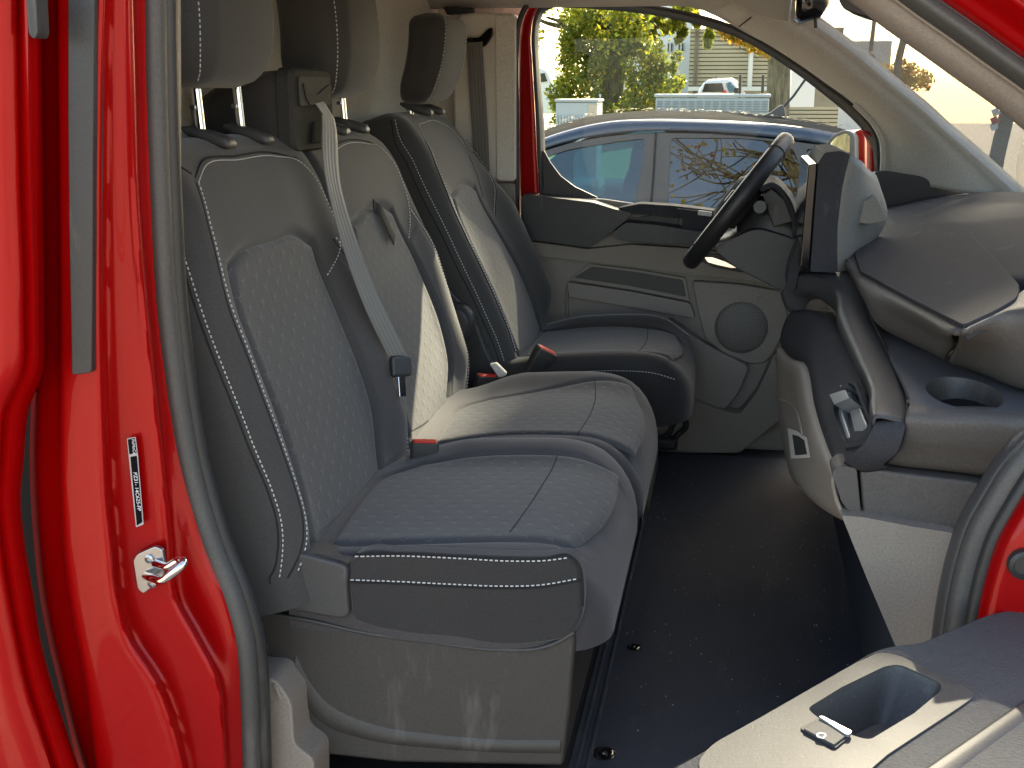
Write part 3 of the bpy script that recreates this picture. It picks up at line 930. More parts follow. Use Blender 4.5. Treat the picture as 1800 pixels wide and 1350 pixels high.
# ------------------------------------------------------------------ driver side mirror outside
wm = thing('wing_mirror', P(1490, 300, Y=1.05), 'driver wing mirror with grey frame and red shell outside the window', 'mirror')
MX = .30
mo = PL([(1440, 300), (1444, 275), (1455, 248), (1466, 236), (1482, 229), (1496, 230), (1503, 240), (1504, 300), (1503, 340), (1440, 340)], Y=1.02)
v, f = prism(rpoly(mo, .008), (.05, .10, 0)); mobj('frame', v, f, plastic('mirror_grey', (.25, .25, .24), .4), wm, bevel=.008)
gl = PL([(1447, 296), (1451, 276), (1461, 250), (1470, 240), (1488, 234), (1494, 240), (1493, 330), (1445, 330)], Y=1.013)
v, f = prism(rpoly(gl, .006), (0, .004, 0)); mobj('mirror_glass', v, f, simple('mirror_silver', (.85, .86, .84), .02, 1.0), wm, smooth=False)
ms = PL([(1502, 232), (1512, 227), (1520, 240), (1520, 340), (1500, 340)], Y=1.04)
v, f = prism(rpoly(ms, .006), (.06, .14, 0)); mobj('shell', v, f, MAT['red'], wm, bevel=.01)
# ================================================================== seats
class Frame:
    """seat-back frame: y across, w up along the recline, n out of the front face"""
    def __init__(s, p0, a):
        a = np.array(a, float); a /= np.linalg.norm(a)
        s.p0 = np.array(p0, float); s.w = np.array([a[0], 0, a[1]]); s.n = np.array([a[1], 0, -a[0]])
    def pt(s, y, w, n):
        y, w, n = np.broadcast_arrays(np.asarray(y, float), np.asarray(w, float), np.asarray(n, float))
        o = s.p0 + w[..., None] * s.w + n[..., None] * s.n
        o = o.copy(); o[..., 1] = y
        return o
    def px(s, pts, lift=0.0):
        q = PL(pts, plane=(s.p0 + s.n * lift, s.n))
        return np.c_[q[:, 1], (q - s.p0) @ s.w]

class CFrame(Frame):
    """cushion frame: y across, w = X forward, n = up"""
    def __init__(s, z):
        s.p0 = np.array([0, 0, z]); s.w = np.array([1.0, 0, 0]); s.n = np.array([0, 0, 1.0])

def pad(fr, name, mat, parent, yl, yr, w0, wt, H, T, rs=.03, rt=.04, rc=.05, rcl=None, rsl=None, ny=60, nw=90, roll0=0.0):
    """upholstered pad: front height field H(y,w) with rolled edges and side walls going back to n=-T"""
    th = np.linspace(0, math.pi / 2, 8)
    ws = np.concatenate([np.linspace(w0, wt - rt, nw), wt - rt + rt * np.sin(th[1:])])
    wd = np.concatenate([np.zeros(nw), rt * (1 - np.cos(th[1:]))])
    if roll0 > 0:
        first = w0 + roll0 * (1 - np.cos(th[:-1])); fd = roll0 * (1 - np.sin(th[:-1]))
        ws = np.concatenate([first, np.linspace(w0 + roll0, wt - rt, nw), wt - rt + rt * np.sin(th[1:])])
        wd = np.concatenate([fd, np.zeros(nw), rt * (1 - np.cos(th[1:]))])
    rows = []
    rl = rs if rsl is None else rsl
    for w, d in zip(ws, wd):
        k = np.clip((w - (wt - rc)) / rc, 0, 1)
        inset = rc * (1 - math.sqrt(max(0, 1 - k * k)))
        il = inset if rcl is None else inset * rcl / rc
        a, b = float(yl(w)) + il, float(yr(w)) - inset
        ys = np.concatenate([a + rl * (1 - np.cos(th[:-1])), np.linspace(a + rl, b - rs, ny), b - rs + rs * np.sin(th[1:])])
        ed = np.concatenate([rl * (1 - np.sin(th[:-1])), np.zeros(ny), rs * (1 - np.cos(th[1:]))])
        n = H(ys, np.full_like(ys, w)) - ed - d
        side = np.linspace(0, 1, 5)[:0:-1]
        yy = np.concatenate([np.full(4, a), ys, np.full(4, b)])
        nn = np.concatenate([n[0] + (-T - n[0]) * side, n, n[-1] + (-T - n[-1]) * side[::-1]])
        rows.append((yy, np.full_like(yy, w), nn))
    yy, ww, nn = rows[-1]
    for b in (.15, .4, .7, 1.0):
        rows.append((yy, ww, nn + (-T - nn) * b))
    V = np.array([fr.pt(*r) for r in rows])
    m, k = V.shape[:2]
    f = grid_faces(m, k)
    return mobj(name, V.reshape(-1, 3), f, mat, parent, sharp=0)

def resample(c, n):
    c = np.asarray(c, float)
    L = np.concatenate([[0], np.cumsum(np.linalg.norm(np.diff(c, axis=0), axis=1))])
    t = np.linspace(0, L[-1], n)
    return np.c_[np.interp(t, L, c[:, 0]), np.interp(t, L, c[:, 1])]

def coons(bot, top, left, right, m, n):
    """bot/top run left to right, left/right run bottom to top (2D)"""
    b, t = resample(spline(bot, 80), n), resample(spline(top, 80), n)
    l, r = resample(spline(left, 80), m), resample(spline(right, 80), m)
    u = np.linspace(0, 1, n)[None, :, None]; v = np.linspace(0, 1, m)[:, None, None]
    return ((1 - v) * b[None] + v * t[None] + (1 - u) * l[:, None] + u * r[:, None]
            - ((1 - u) * (1 - v) * b[0] + u * (1 - v) * b[-1] + (1 - u) * v * t[0] + u * v * t[-1]))

def insert(fr, name, mat, parent, H, bot, top, left, right, lift=.0012, m=60, n=50, edge=.006):
    g = coons(bot, top, left, right, m, n)
    y, w = g[..., 0], g[..., 1]
    u = np.linspace(0, 1, n)[None]; v = np.linspace(0, 1, m)[:, None]
    wid = np.linalg.norm(g[:, -1] - g[:, 0], axis=1)[:, None]; hei = np.linalg.norm(g[-1] - g[0], axis=1)[None]
    d = np.minimum(np.minimum(u, 1 - u) * wid, np.minimum(v, 1 - v) * hei)
    e = 1 - np.sqrt(1 - np.clip(1 - d / edge, 0, 1) ** 2)
    V = fr.pt(y, w, H(y, w) + lift - e * .004)
    uv = np.c_[y.ravel() + 2, w.ravel() + 2]
    return mobj(name, V.reshape(-1, 3), grid_faces(m, n), mat, parent, sharp=0, uv=uv)

def polydist(y, w, poly):
    """distance to an open polyline in (y,w)"""
    y, w = np.broadcast_arrays(np.asarray(y, float), np.asarray(w, float))
    p = np.asarray(poly, float)
    d = np.full(y.shape, 9.0)
    for a, b in zip(p[:-1], p[1:]):
        ab = b - a; L = ab @ ab + 1e-12
        t = np.clip(((y - a[0]) * ab[0] + (w - a[1]) * ab[1]) / L, 0, 1)
        d = np.minimum(d, np.hypot(y - a[0] - t * ab[0], w - a[1] - t * ab[1]))
    return d

def on(fr, H, path, n=None, lift=.001):
    p = spline(path, n) if n else np.asarray(path, float)
    return fr.pt(p[:, 0], p[:, 1], H(p[:, 0], p[:, 1]) + lift)

def stitch(fr, H, paths, parent, dash=.0042, gap=.0030, w=.0011, lift=.0006):
    mb = MB()
    for pa in paths:
        P3 = on(fr, H, pa, 80, lift)
        d = dashes(P3, w, .0012, dash, gap, fr.n)
        mb.add(d.v, d.f)
    return tag(mb.build('stitching', MAT['stitch'], parent, smooth=False), kind='stuff')

def seams(fr, H, paths, parent, r=.0013, lift=-.0004):
    mb = MB()
    for pa in paths:
        mb.add(*sweep(on(fr, H, pa, 60, lift), circ(r, 6)))
    return tag(mb.build('seam', MAT['seam'], parent), kind='stuff')

def headrest(parent, c, zb, zt, wid, dep, lean, stitch_x=True, mat=None):
    """cushion-shaped headrest; c = (x, y) of its foot"""
    secs = []
    zs = np.linspace(0, 1, 26)
    for t in zs:
        k = math.sin(math.pi * min(1, t / .30) / 2) if t < .30 else 1.0
        kt = math.sqrt(max(0.0, 1 - (max(0, t - .86) / .14) ** 2)) if t > .86 else 1.0
        kb = math.sqrt(max(0.0, 1 - (max(0, .10 - t) / .10) ** 2))
        ww = wid * (.72 + .28 * k) * (.55 + .45 * kt) * (.80 + .20 * kb)
        dd = dep * (.70 + .30 * k) * (.35 + .65 * kt) * (.45 + .55 * kb)
        z = zb + (zt - zb) * t
        x = c[0] + lean * t + .012 * math.sin(math.pi * t)
        r = rrect(dd, ww, min(dd, ww) * .34, 6)
        bow = .010 * (1 - (2 * r[:, 1] / ww) ** 2) * (r[:, 0] > 0)
        secs.append(np.c_[x + r[:, 0] + bow, c[1] + r[:, 1], np.full(len(r), z)])
    v, f = loft(secs)
    h = mobj('headrest', v, f, mat or MAT['seat'], parent, sharp=0)
    # stitch where the near side panel meets the front
    k = len(secs[0]); idx = 22   # corner towards -Y, front
    S = np.array([s[[i for i in range(k)]] for s in secs])
    paths = []
    for side in (-1, 1):
        pth = []
        for s in S:
            ctr = s.mean(0)
            d = s - ctr
            ang = np.arctan2(d[:, 1] * side, d[:, 0])
            tgt = math.radians(68)
            pth.append(s[np.argmin(np.abs(ang - tgt))])
        paths.append(spline(np.array(pth)[1:-1], 90))
    mb = MB()
    for pth in paths:
        q = pth + (pth - np.array([c[0] + lean * .5, c[1], 0]) * np.array([1, 1, 0]) - pth * np.array([0, 0, 1])) * .006
        d = dashes(q, .0012, .0012, .0044, .0032, np.array([1.0, -.3, 0]))
        mb.add(d.v, d.f)
    tag(mb.build('stitching', MAT['stitch'], h, smooth=False), kind='stuff')
    return h

def post(parent, x, y, z0, z1, lean, r=.0065):
    p = A((x, y, z0), (x + lean * (z1 - z0), y, z1))
    v, f = sweep(p, circ(r, 14))
    o = mobj('headrest_post', v, f, MAT['chrome'], parent)
    for t in (.25, .6):
        q = p[0] * (1 - t) + p[1] * t
        v, f = box(q + A(-.004, -.003, 0), (.008, .012, .006))
        mobj('notch', v, f, MAT['steel'], o, bevel=.001)
    return o

def guide(parent, x, y, z, mat=None):
    """plastic guide sleeve at the foot of a headrest post"""
    secs = []
    for dx, hw, h in ((-.040, .006, .006), (-.028, .012, .014), (0, .0135, .018), (.022, .0135, .017), (.029, .012, .013), (.031, .010, .006)):
        r = rrect(hw * 2, h, min(hw, h / 2) * .8, 3)
        secs.append(np.c_[np.full(len(r), x + dx), y + r[:, 0], z + .004 - dx * .28 + r[:, 1]])
    v, f = loft(secs)
    return mobj('headrest_guide', v, f, mat or MAT['dark'], parent, sharp=40)

# ------------------------------------------------------------------ double passenger bench
bench = thing('passenger_bench_seat', (-.45, -.33, 0), 'two-person passenger bench in charcoal fabric nearest the open door', 'seat')
BF = Frame((-.50, 0, .30), (-.155, .51))
WT = .572

# --- outer backrest
nL = curve1([(0, -.822), (.07, -.82), (.15, -.818), (.3, -.822), (.42, -.818), (.5, -.806), (.56, -.795)])
nR = curve1([(0, -.362), (.08, -.350), (.2, -.352), (.32, -.372), (.42, -.352), (.56, -.345)])
insLy = [(-.770, .035), (-.752, .12), (-.748, .20), (-.752, .27), (-.752, .335), (-.742, .395)]
insRy = [(-.475, .035), (-.442, .12), (-.440, .20), (-.446, .27), (-.452, .33), (-.462, .388)]
insT = [(-.742, .395), (-.70, .408), (-.60, .411), (-.51, .408), (-.462, .388)]
insB = [(-.770, .035), (-.62, .030), (-.475, .035)]
insOut = np.vstack([spline(insLy, 30), spline(insT, 20), spline(insRy[::-1], 30)])
def HN(y, w):
    up = sstep(.33, .44, w)
    vb = sstep(-.02, .10, w) * (1 - .72 * sstep(.28, .47, w))
    bl = .016 * vb * np.exp(-((y + .800) / .040) ** 2)
    br = .032 * vb * np.exp(-((y + .385) / .048) ** 2)
    lum = .006 * np.exp(-((w - .18) / .12) ** 2) * (1 - ((y + .60) / .2) ** 2).clip(0, 1)
    pil = .015 * up * (1 - ((y + .585) / .27) ** 4).clip(0, 1) - .004 * up
    d = polydist(y, w, insOut)
    g = -.008 * np.exp(-(d / .0065) ** 2)
    top = -.018 * sstep(.46, .56, w)
    return bl + br + lum + pil + g + top
bk1 = pad(BF, 'backrest', MAT['seat'], bench, nL, nR, -.03, WT, HN, .085, rs=.022, rt=.06, rc=.05, rcl=.05, ny=130, nw=150, rsl=.045)
def HNs(y, w):
    e = np.clip((.045 - (y - nL(w))) / .045, 0, 1)
    return HN(y, w) - .045 * (1 - np.sqrt(1 - e * e))
tag(bk1, 'outer backrest of the bench, beside the red door pillar')
insert(BF, 'backrest_insert', MAT['insert'], bk1, HN, insB, insT, insLy, insRy, m=90, n=70)
# right bolster fabric
bolL = [(-.468, .035), (-.434, .12), (-.432, .20), (-.438, .27), (-.444, .335)]
bolR = [(-.372, .02), (-.362, .10), (-.364, .20), (-.382, .30), (-.412, .365)]
insert(BF, 'bolster', MAT['seat_bol'], bk1, HN, [bolL[0], (-.42, .022), bolR[0]], [bolL[-1], (-.43, .352), bolR[-1]], bolL, bolR, lift=.0015, m=50, n=20)
stL = [(-.742, .503), (-.758, .47), (-.770, .42), (-.783, .35), (-.784, .27), (-.780, .19), (-.780, .11), (-.788, .05), (-.81, .01)]
stO = [(-.806, .47), (-.813, .40), (-.8165, .30), (-.813, .2), (-.811, .12), (-.814, .06), (-.8205, .01)]
stT = [(-.742, .503), (-.70, .522), (-.60, .524), (-.47, .521), (-.412, .508), (-.385, .47), (-.378, .41), (-.40, .37), (-.446, .335)]
stR = [(-.402, .385), (-.376, .33), (-.360, .24), (-.354, .15), (-.354, .08), (-.366, .01)]
stitch(BF, HNs, [stL, stO, stT, stR, [(a + .010, b) for a, b in stR[1:]]], bk1)
seams(BF, HNs, [[(a - .006, b) for a, b in stL], [(a - .002, b) for a, b in stO], [(a, b + .006) for a, b in stT[:5]] + [], [(a - .008, b) for a, b in stR],
               [(-.80, .50), (-.77, .53), (-.745, .515)]], bk1)

# --- middle backrest
mL = curve1([(0, -.335), (.2, -.338), (.4, -.338), (.56, -.338)])
mR = curve1([(0, .07), (.08, .098), (.18, .112), (.28, .105), (.38, .085), (.46, .070), (.56, .055)])
mi_L = [(-.315, .04), (-.312, .12), (-.305, .2), (-.295, .3), (-.270, .395)]
mi_R = [(-.06, .03), (.005, .08), (.022, .16), (.012, .25), (-.008, .33), (-.050, .395)]
mi_T = [(-.270, .395), (-.2, .408), (-.10, .41), (-.050, .395)]
mi_B = [(-.315, .04), (-.2, .028), (-.06, .03)]
miOut = np.vstack([spline(mi_L, 24), spline(mi_T, 16), spline(mi_R[::-1], 24)])
def HM(y, w):
    up = sstep(.33, .44, w)
    vb = sstep(-.02, .10, w) * (1 - .72 * sstep(.28, .47, w))
    br = .024 * vb * np.exp(-((y - .075) / .050) ** 2)
    bl = .012 * vb * np.exp(-((y + .33) / .03) ** 2)
    lum = .006 * np.exp(-((w - .18) / .12) ** 2) * (1 - ((y + .13) / .2) ** 2).clip(0, 1)
    pil = .015 * up * (1 - ((y + .13) / .24) ** 4).clip(0, 1) - .004 * up
    d = polydist(y, w, miOut)
    return bl + br + lum + pil - .008 * np.exp(-(d / .0065) ** 2) - .018 * sstep(.46, .56, w)
bk2 = pad(BF, 'backrest', MAT['seat'], bench, mL, mR, -.03, WT - .006, HM, .085, rs=.022, rt=.06, rc=.06, rcl=.005, ny=110, nw=150)
tag(bk2, 'middle backrest of the bench with a dark pull loop')
insert(BF, 'backrest_insert', MAT['insert'], bk2, HM, mi_B, mi_T, mi_L, mi_R, m=90, n=60)
mb_L = [(-.045, .02), (.018, .085), (.032, .16), (.022, .25), (.002, .335)]
mb_R = [(.045, .02), (.082, .085), (.092, .16), (.082, .26), (.052, .365)]
insert(BF, 'bolster', MAT['seat_bol'], bk2, HM, [mb_L[0], (0, .012), mb_R[0]], [mb_L[-1], (.03, .355), mb_R[-1]], mb_L, mb_R, lift=.0015, m=50, n=20)
sT2 = [(-.29, .47), (-.265, .505), (-.20, .521), (-.05, .521), (.015, .508), (.036, .475), (.042, .41), (.028, .37), (.002, .335)]
sR2 = [(.042, .385), (.072, .33), (.093, .25), (.102, .16), (.094, .09), (.06, .02)]
stitch(BF, HM, [sT2, sR2], bk2)
seams(BF, HM, [[(a, b + .006) for a, b in sT2[:5]], [(a + .006, b) for a, b in sR2]], bk2)
# pull loop of the fold-down backrest
lp = on(BF, HM, [(-.155, .415), (-.145, .405), (-.125, .38), (-.10, .345)], 14, .008)
mbl = MB(); mbl.add(*sweep(lp, rrect(.026, .0022, .001, 2), up=BF.n))
mbl.build('pull_loop', MAT['seam'], bk2)

# --- cushions
CF = CFrame(.322)
FRX = -.125                                  # front end of the cushions
def cush(y0, y1, bl, br, groove):
    yc, hw = (y0 + y1) / 2, (y1 - y0) / 2
    def H(y, w):
        slope = .014 * sstep(-.50, -.22, w) - .030 * sstep(-.24, -.10, w) ** 1.5
        b = bl * np.exp(-((y - y0 - .03) / .045) ** 2) + br * np.exp(-((y - y1 + .05) / .055) ** 2)
        b = b * sstep(-.52, -.38, w) * (1 - .6 * sstep(-.26, -.12, w))
        bulge = .010 * (1 - ((y - yc) / hw) ** 2).clip(0, 1)
        d = polydist(y, w, groove)
        return slope + b + bulge - .004 * np.exp(-(d / .006) ** 2)
    return H
cnB = [(-.752, -.490), (-.62, -.497), (-.49, -.490), (-.438, -.455)]
cnT = [(-.725, -.178), (-.61, -.152), (-.50, -.146), (-.418, -.152)]
cnL = [(-.752, -.490), (-.748, -.40), (-.738, -.29), (-.725, -.178)]
cnR = [(-.438, -.455), (-.420, -.38), (-.415, -.26), (-.418, -.152)]
cnOut = np.vstack([spline(cnL, 20), spline(cnT, 14), spline(cnR[::-1], 20), spline(cnB[::-1], 14)])
HCN = cush(-.79, -.322, .004, .026, cnOut)
k0 = lambda v: (lambda w: v + 0 * np.asarray(w))
yLc = curve1([(-.55, -.79), (-.2, -.79), (-.16, -.784), (-.12, -.772)])
cu1 = pad(CF, 'seat_cushion', MAT['seat_bol'], bench, yLc, k0(-.322), -.535, FRX, HCN, .10, rs=.022, rt=.075, rc=.05, ny=110, nw=110)
tag(cu1, 'outer seat cushion of the bench with white side stitching')
insert(CF, 'cushion_insert', MAT['insert'], cu1, HCN, cnB, cnT, cnL, cnR, m=70, n=60)
seams(CF, HCN, [[(-.712, -.262), (-.6, -.252), (-.5, -.248), (-.417, -.245)]], cu1, r=.0009, lift=.0012)

cmB = [(-.305, -.470), (-.20, -.474), (-.10, -.466), (-.040, -.425)]
cmT = [(-.275, -.140), (-.16, -.134), (-.04, -.146), (.062, -.175)]
cmL = [(-.305, -.470), (-.272, -.38), (-.268, -.25), (-.275, -.140)]
cmR = [(-.040, -.425), (.0, -.35), (.040, -.26), (.062, -.175)]
cmOut = np.vstack([spline(cmL, 20), spline(cmT, 14), spline(cmR[::-1], 20), spline(cmB[::-1], 14)])
HCM = cush(-.318, .13, .004, .024, cmOut)
yRc = curve1([(-.55, .02), (-.46, .075), (-.36, .125), (-.25, .142), (-.17, .135), (-.12, .11)])
cu2 = pad(CF, 'seat_cushion', MAT['seat_bol'], bench, k0(-.319), yRc, -.535, FRX + .004, HCM, .10, rs=.028, rt=.075, rc=.07, rcl=.01, ny=110, nw=110)
tag(cu2, 'middle seat cushion of the bench beside the driver seat')
insert(CF, 'cushion_insert', MAT['insert'], cu2, HCM, cmB, cmT, cmL, cmR, m=70, n=60)
seams(CF, HCM, [[(-.27, -.235), (-.16, -.228), (-.05, -.232), (.048, -.245)]], cu2, r=.0009, lift=.0012)

# side face of the outer cushion: stitched fabric panel facing the door
YS = -.797
sp = [(612, 1000), (617, 985), (632, 974), (700, 973), (800, 977), (900, 981), (960, 981), (1000, 977), (1016, 990), (1024, 1020), (1026, 1060), (1018, 1100),
      (1000, 1120), (960, 1131), (900, 1136), (800, 1128), (700, 1113), (635, 1098), (622, 1092), (616, 1060), (611, 1030)]
q = spline(PL(sp, Y=YS), 90, closed=True)
sidep = prism_obj('cushion_side_panel', q, (0, .03, 0), MAT['seat_side'], cu1, bevel=.009, seg=4)
mb = MB()
for pth in ([(624, 978), (700, 977), (800, 981), (900, 986), (960, 985), (1000, 980)], [(616, 1019), (700, 1022), (800, 1027), (880, 1030), (950, 1028), (1017, 1017)]):
    p3 = spline(PL(pth, Y=YS - .0008), 80)
    d = dashes(p3, .0013, .0012, .0044, .0028, (0, -1, 0)); mb.add(d.v, d.f)
tag(mb.build('stitching', MAT['stitch'], sidep, smooth=False), kind='stuff')
mb = MB()
for pth in ([(624, 974), (700, 973), (800, 977), (900, 982), (960, 981), (1000, 976), (1016, 990), (1025, 1030), (1025, 1065)], [(616, 1023), (700, 1026), (800, 1031), (880, 1034), (950, 1032), (1020, 1020)]):
    mb.add(*sweep(spline(PL(pth, Y=YS - .0005), 60), circ(.0014, 6)))
tag(mb.build('seam', MAT['seam'], sidep), kind='stuff')
# fold of fabric at the rear corner of the cushion
v, f = loft([PL([(a + dx, b) for a, b in ((530, 968), (580, 975), (622, 978), (612, 993), (560, 985), (532, 980))], Y=y) for y, dx in ((-.795, 0), (-.77, 3))])
mobj('cushion_flap', v, f, MAT['seat'], cu1, bevel=.003)

# --- hinge cover and box under the bench
hc = [(417, 985), (470, 985), (500, 975), (527, 972), (612, 995), (609, 1030), (614, 1083), (600, 1089), (520, 1075), (445, 1066), (425, 1020)]
panel('hinge_cover', hc, MAT['dark'], bench, depth=(0, .05, 0), Y=-.803, rnd=.012, bevel=.006)
bxp = [(450, 1075), (540, 1088), (640, 1110), (760, 1127), (880, 1140), (950, 1137), (990, 1122), (1010, 1109), (1012, 1130), (1003, 1240), (990, 1348), (700, 1342), (520, 1322), (500, 1260), (470, 1150)]
sbx = panel('seat_box', bxp, MAT['boxp'], bench, depth=(0, .90, 0), Y=-.790, bevel=.006)
# raised moulding on the box side
ml = PL([(520, 1150), (540, 1190), (575, 1235), (640, 1268), (760, 1290), (900, 1300), (985, 1300)], Y=-.7905)
lo = PL([(520, 1200), (535, 1240), (570, 1275), (640, 1300), (760, 1316), (900, 1324), (985, 1325)], Y=-.7905)
g = np.array([spline(ml, 30) + A(0, .001, 0), spline(ml * .82 + lo * .18, 30) + A(0, -.0012, 0), spline(ml * .5 + lo * .5, 30) + A(0, -.0026, 0), spline(ml * .12 + lo * .88, 30) + A(0, -.0022, 0), spline(lo, 30) + A(0, .001, 0)])
mobj('moulding', g.reshape(-1, 3), grid_faces(5, 30), MAT['boxp'], sbx, sharp=0)
rim = spline(PL([(452, 1077), (540, 1090), (640, 1112), (760, 1129), (880, 1142), (950, 1139), (990, 1124), (1010, 1111)], Y=-.7925), 50)
v, f = sweep(rim, circ(.0028, 8)); mobj('rim', v, f, MAT['boxp'], sbx)
# recliner lever at the outer side
v, f = loft([np.c_[np.full(12, x), -.835 + circ(r, 12)[:, 0], z + circ(r * 1.3, 12)[:, 1]] for x, z, r in ((-.70, .617, .006), (-.665, .622, .010), (-.638, .612, .011), (-.627, .604, .007), (-.622, .600, .002))])
mobj('recliner_lever', v, f, MAT['blk'], bench, sharp=0)

# --- head restraints of the bench
for (yc, y_a, y_b, lab) in ((-.572, -.600, -.470, 'outer headrest of the bench'), (-.075, -.130, -.022, 'middle headrest of the bench')):
    h = headrest(bench, (-.712, yc), .894 if yc < -.3 else .878, 1.12, .245 if yc < -.3 else .232, .118, -.012)
    tag(h, lab)
    for yy in (y_a, y_b):
        post(h, -.703, yy, .815, .905, -.06)
        guide(bench, -.690, yy, .826)

MAT['gtrim'] = plastic('olive_grey_plastic', (.085, .080, .070), .8, spec=.06)
MAT['tower'] = plastic('matte_dark_plastic', (.050, .048, .043), .8, spec=.06)
# --- belt tower between the two backrests
tw = thing('seat_belt_tower', (-.70, -.27, .80), 'grey plastic belt housing on top of the bench between two headrests', 'belt housing')
TY = .062
def tsec(x, z0, z1, y0, y1, r):
    rr = rrect(y1 - y0, z1 - z0, r, 5)
    return np.c_[np.full(len(rr), x), (y0 + y1) / 2 - TY + rr[:, 0], (z0 + z1) / 2 + rr[:, 1]]
TX = -.648
v, f = loft([tsec(TX - .155, .80, .885, -.335, -.185, .03), tsec(TX - .12, .80, .905, -.345, -.178, .03), tsec(TX - .06, .80, .918, -.347, -.176, .026), tsec(TX - .02, .80, .921, -.347, -.175, .022)])
mobj('housing', v, f, MAT['seat_side'], tw, sharp=0)
v, f = loft([tsec(TX - .024, .80, .924, -.349, -.173, .02), tsec(TX - .006, .80, .924, -.349, -.173, .02), tsec(TX, .803, .920, -.345, -.177, .018)])
mobj('front_cover', v, f, MAT['tower'], tw, sharp=30)
v, f = prism(rpoly(A((TX + .001, -.327 - TY, .868), (TX + .001, -.195 - TY, .868), (TX + .001, -.195 - TY, .912), (TX + .001, -.327 - TY, .912)), .006), (.004, 0, 0))
fp = mobj('belt_guide', v, f, MAT['gtrim'], tw, bevel=.0015)
sl = [(-.320, .900), (-.312, .902), (-.306, .889), (-.26, .885), (-.205, .900), (-.200, .892), (-.225, .876), (-.255, .868), (-.295, .870), (-.310, .880)]
v, f = prism(rpoly(A(*[(TX + .0052, a - TY, b) for a, b in sl]), .003, 3), (.002, 0, 0))
mobj('slot', MAT and v, f, MAT['black'], fp)
v, f = prism(A((TX + .001, -.285 - TY, .812), (TX + .001, -.225 - TY, .812), (TX + .001, -.235 - TY, .845), (TX + .001, -.275 - TY, .845)), (.006, 0, 0))
mobj('cover_relief', v, f, MAT['tower'], tw, bevel=.003)

# --- the belt of the middle seat
cb = thing('seat_belt', (-.5, -.3, .3), 'pale grey centre seat belt hanging diagonally from the belt housing', 'seat belt')
bp = spline(A((TX + .002, -.256, .876), (TX + .010, -.256, .868)), 3)
b_end = P(683, 640, plane=(BF.p0 + BF.n * .03, BF.n))
path = np.vstack([A((TX + .001, -.258 - TY, .880), (TX + .012, -.257 - TY, .868)), spline(A((TX + .022, -.254 - TY, .85), tuple(P(588, 330, plane=(BF.p0 + BF.n * .055, BF.n))), tuple(P(645, 510, plane=(BF.p0 + BF.n * .05, BF.n))), tuple(b_end + BF.n * .02)), 40)])
tw_side = np.array([(1 - t) * np.array([0.05, 1.0, 0.0]) + t * np.array([.75, .65, -.1]) for t in np.linspace(0, 1, len(path)) ** 1.5])
wd = np.interp(np.linspace(0, 1, len(path)), [0, .15, .6, 1], [.036, .035, .033, .028])
v, f, uv = ribbon(path, wd, tw_side)
mobj('webbing', v, f, MAT['belt'], cb, solid=.0013, uv=uv, sharp=0)
e = path[-1]
B = basis(P(706, 672, plane=(e, np.array([.9, -.4, .2]))) - e, (.8, -.5, .3))
v, f = box(e + B[:, 0] * .008, (.034, .040, .012), B)
lt = mobj('latch_holder', v, f, MAT['blk'], cb, bevel=.005)
v, f = box(e + B[:, 0] * .038, (.036, .014, .003), B)
mobj('latch_tongue', v, f, MAT['chrome'], cb, bevel=.001)

# --- buckles
def buckle(label, top, ax, across, L=.062, W=.040, D=.021, btn=True, group=None):
    """top = centre of the release end, ax = direction the buckle points to"""
    B = basis(ax, np.cross(ax, across))
    o = thing('belt_buckle', np.asarray(top) - B[:, 0] * L, label, 'belt buckle', group)
    secs = []
    for s, k in ((-L * 1.6, .72), (-L, .86), (-L * .5, 1.0), (-.004, 1.0), (0, .94)):
        r = rrect(W * k, D * k, .005, 4)
        secs.append(np.asarray(top) + B[:, 0] * s + r[:, :1] * B[:, 1] + r[:, 1:] * B[:, 2])
    v, f = loft(secs); mobj('housing', v, f, MAT['boxp'], o, sharp=40)
    r = rrect(W * .86, D * .66, .005, 4)
    s0 = np.asarray(top) + r[:, :1] * B[:, 1] + r[:, 1:] * B[:, 2]
    v, f = loft([s0 - B[:, 0] * .002, s0 + B[:, 0] * .002])
    mobj('release_button', v, f, MAT['redbtn'], o, bevel=.0015)
    return o
buckle('red-buttoned buckle in the gap between the two bench cushions', P(747, 776, Y=-.40), (.08, -.05, 1), (.93, .30, 0.05), L=.05, W=.044)
buckle('red-buttoned buckle between the bench and the driver seat', P(856, 660, Y=.16), (.20, -.10, 1), (.90, .45, -.1), L=.055, W=.045)
buckle('brown-grey buckle standing tilted in front of the driver backrest', P(962, 615, Y=.24), (.42, .05, .70), (.62, .40, -.45), L=.045, W=.046, D=.030)
v, f = sweep(spline(A(tuple(P(950, 640, Y=.24)), tuple(P(930, 665, Y=.235)), tuple(P(905, 690, Y=.225)), tuple(P(890, 705, Y=.22))), 12), rrect(.022, .008, .003, 3))
bst = mobj('belt_stalk', v, f, MAT['blk'])
tag(bst, 'black stalk of the tilted buckle beside the driver cushion', 'belt stalk')

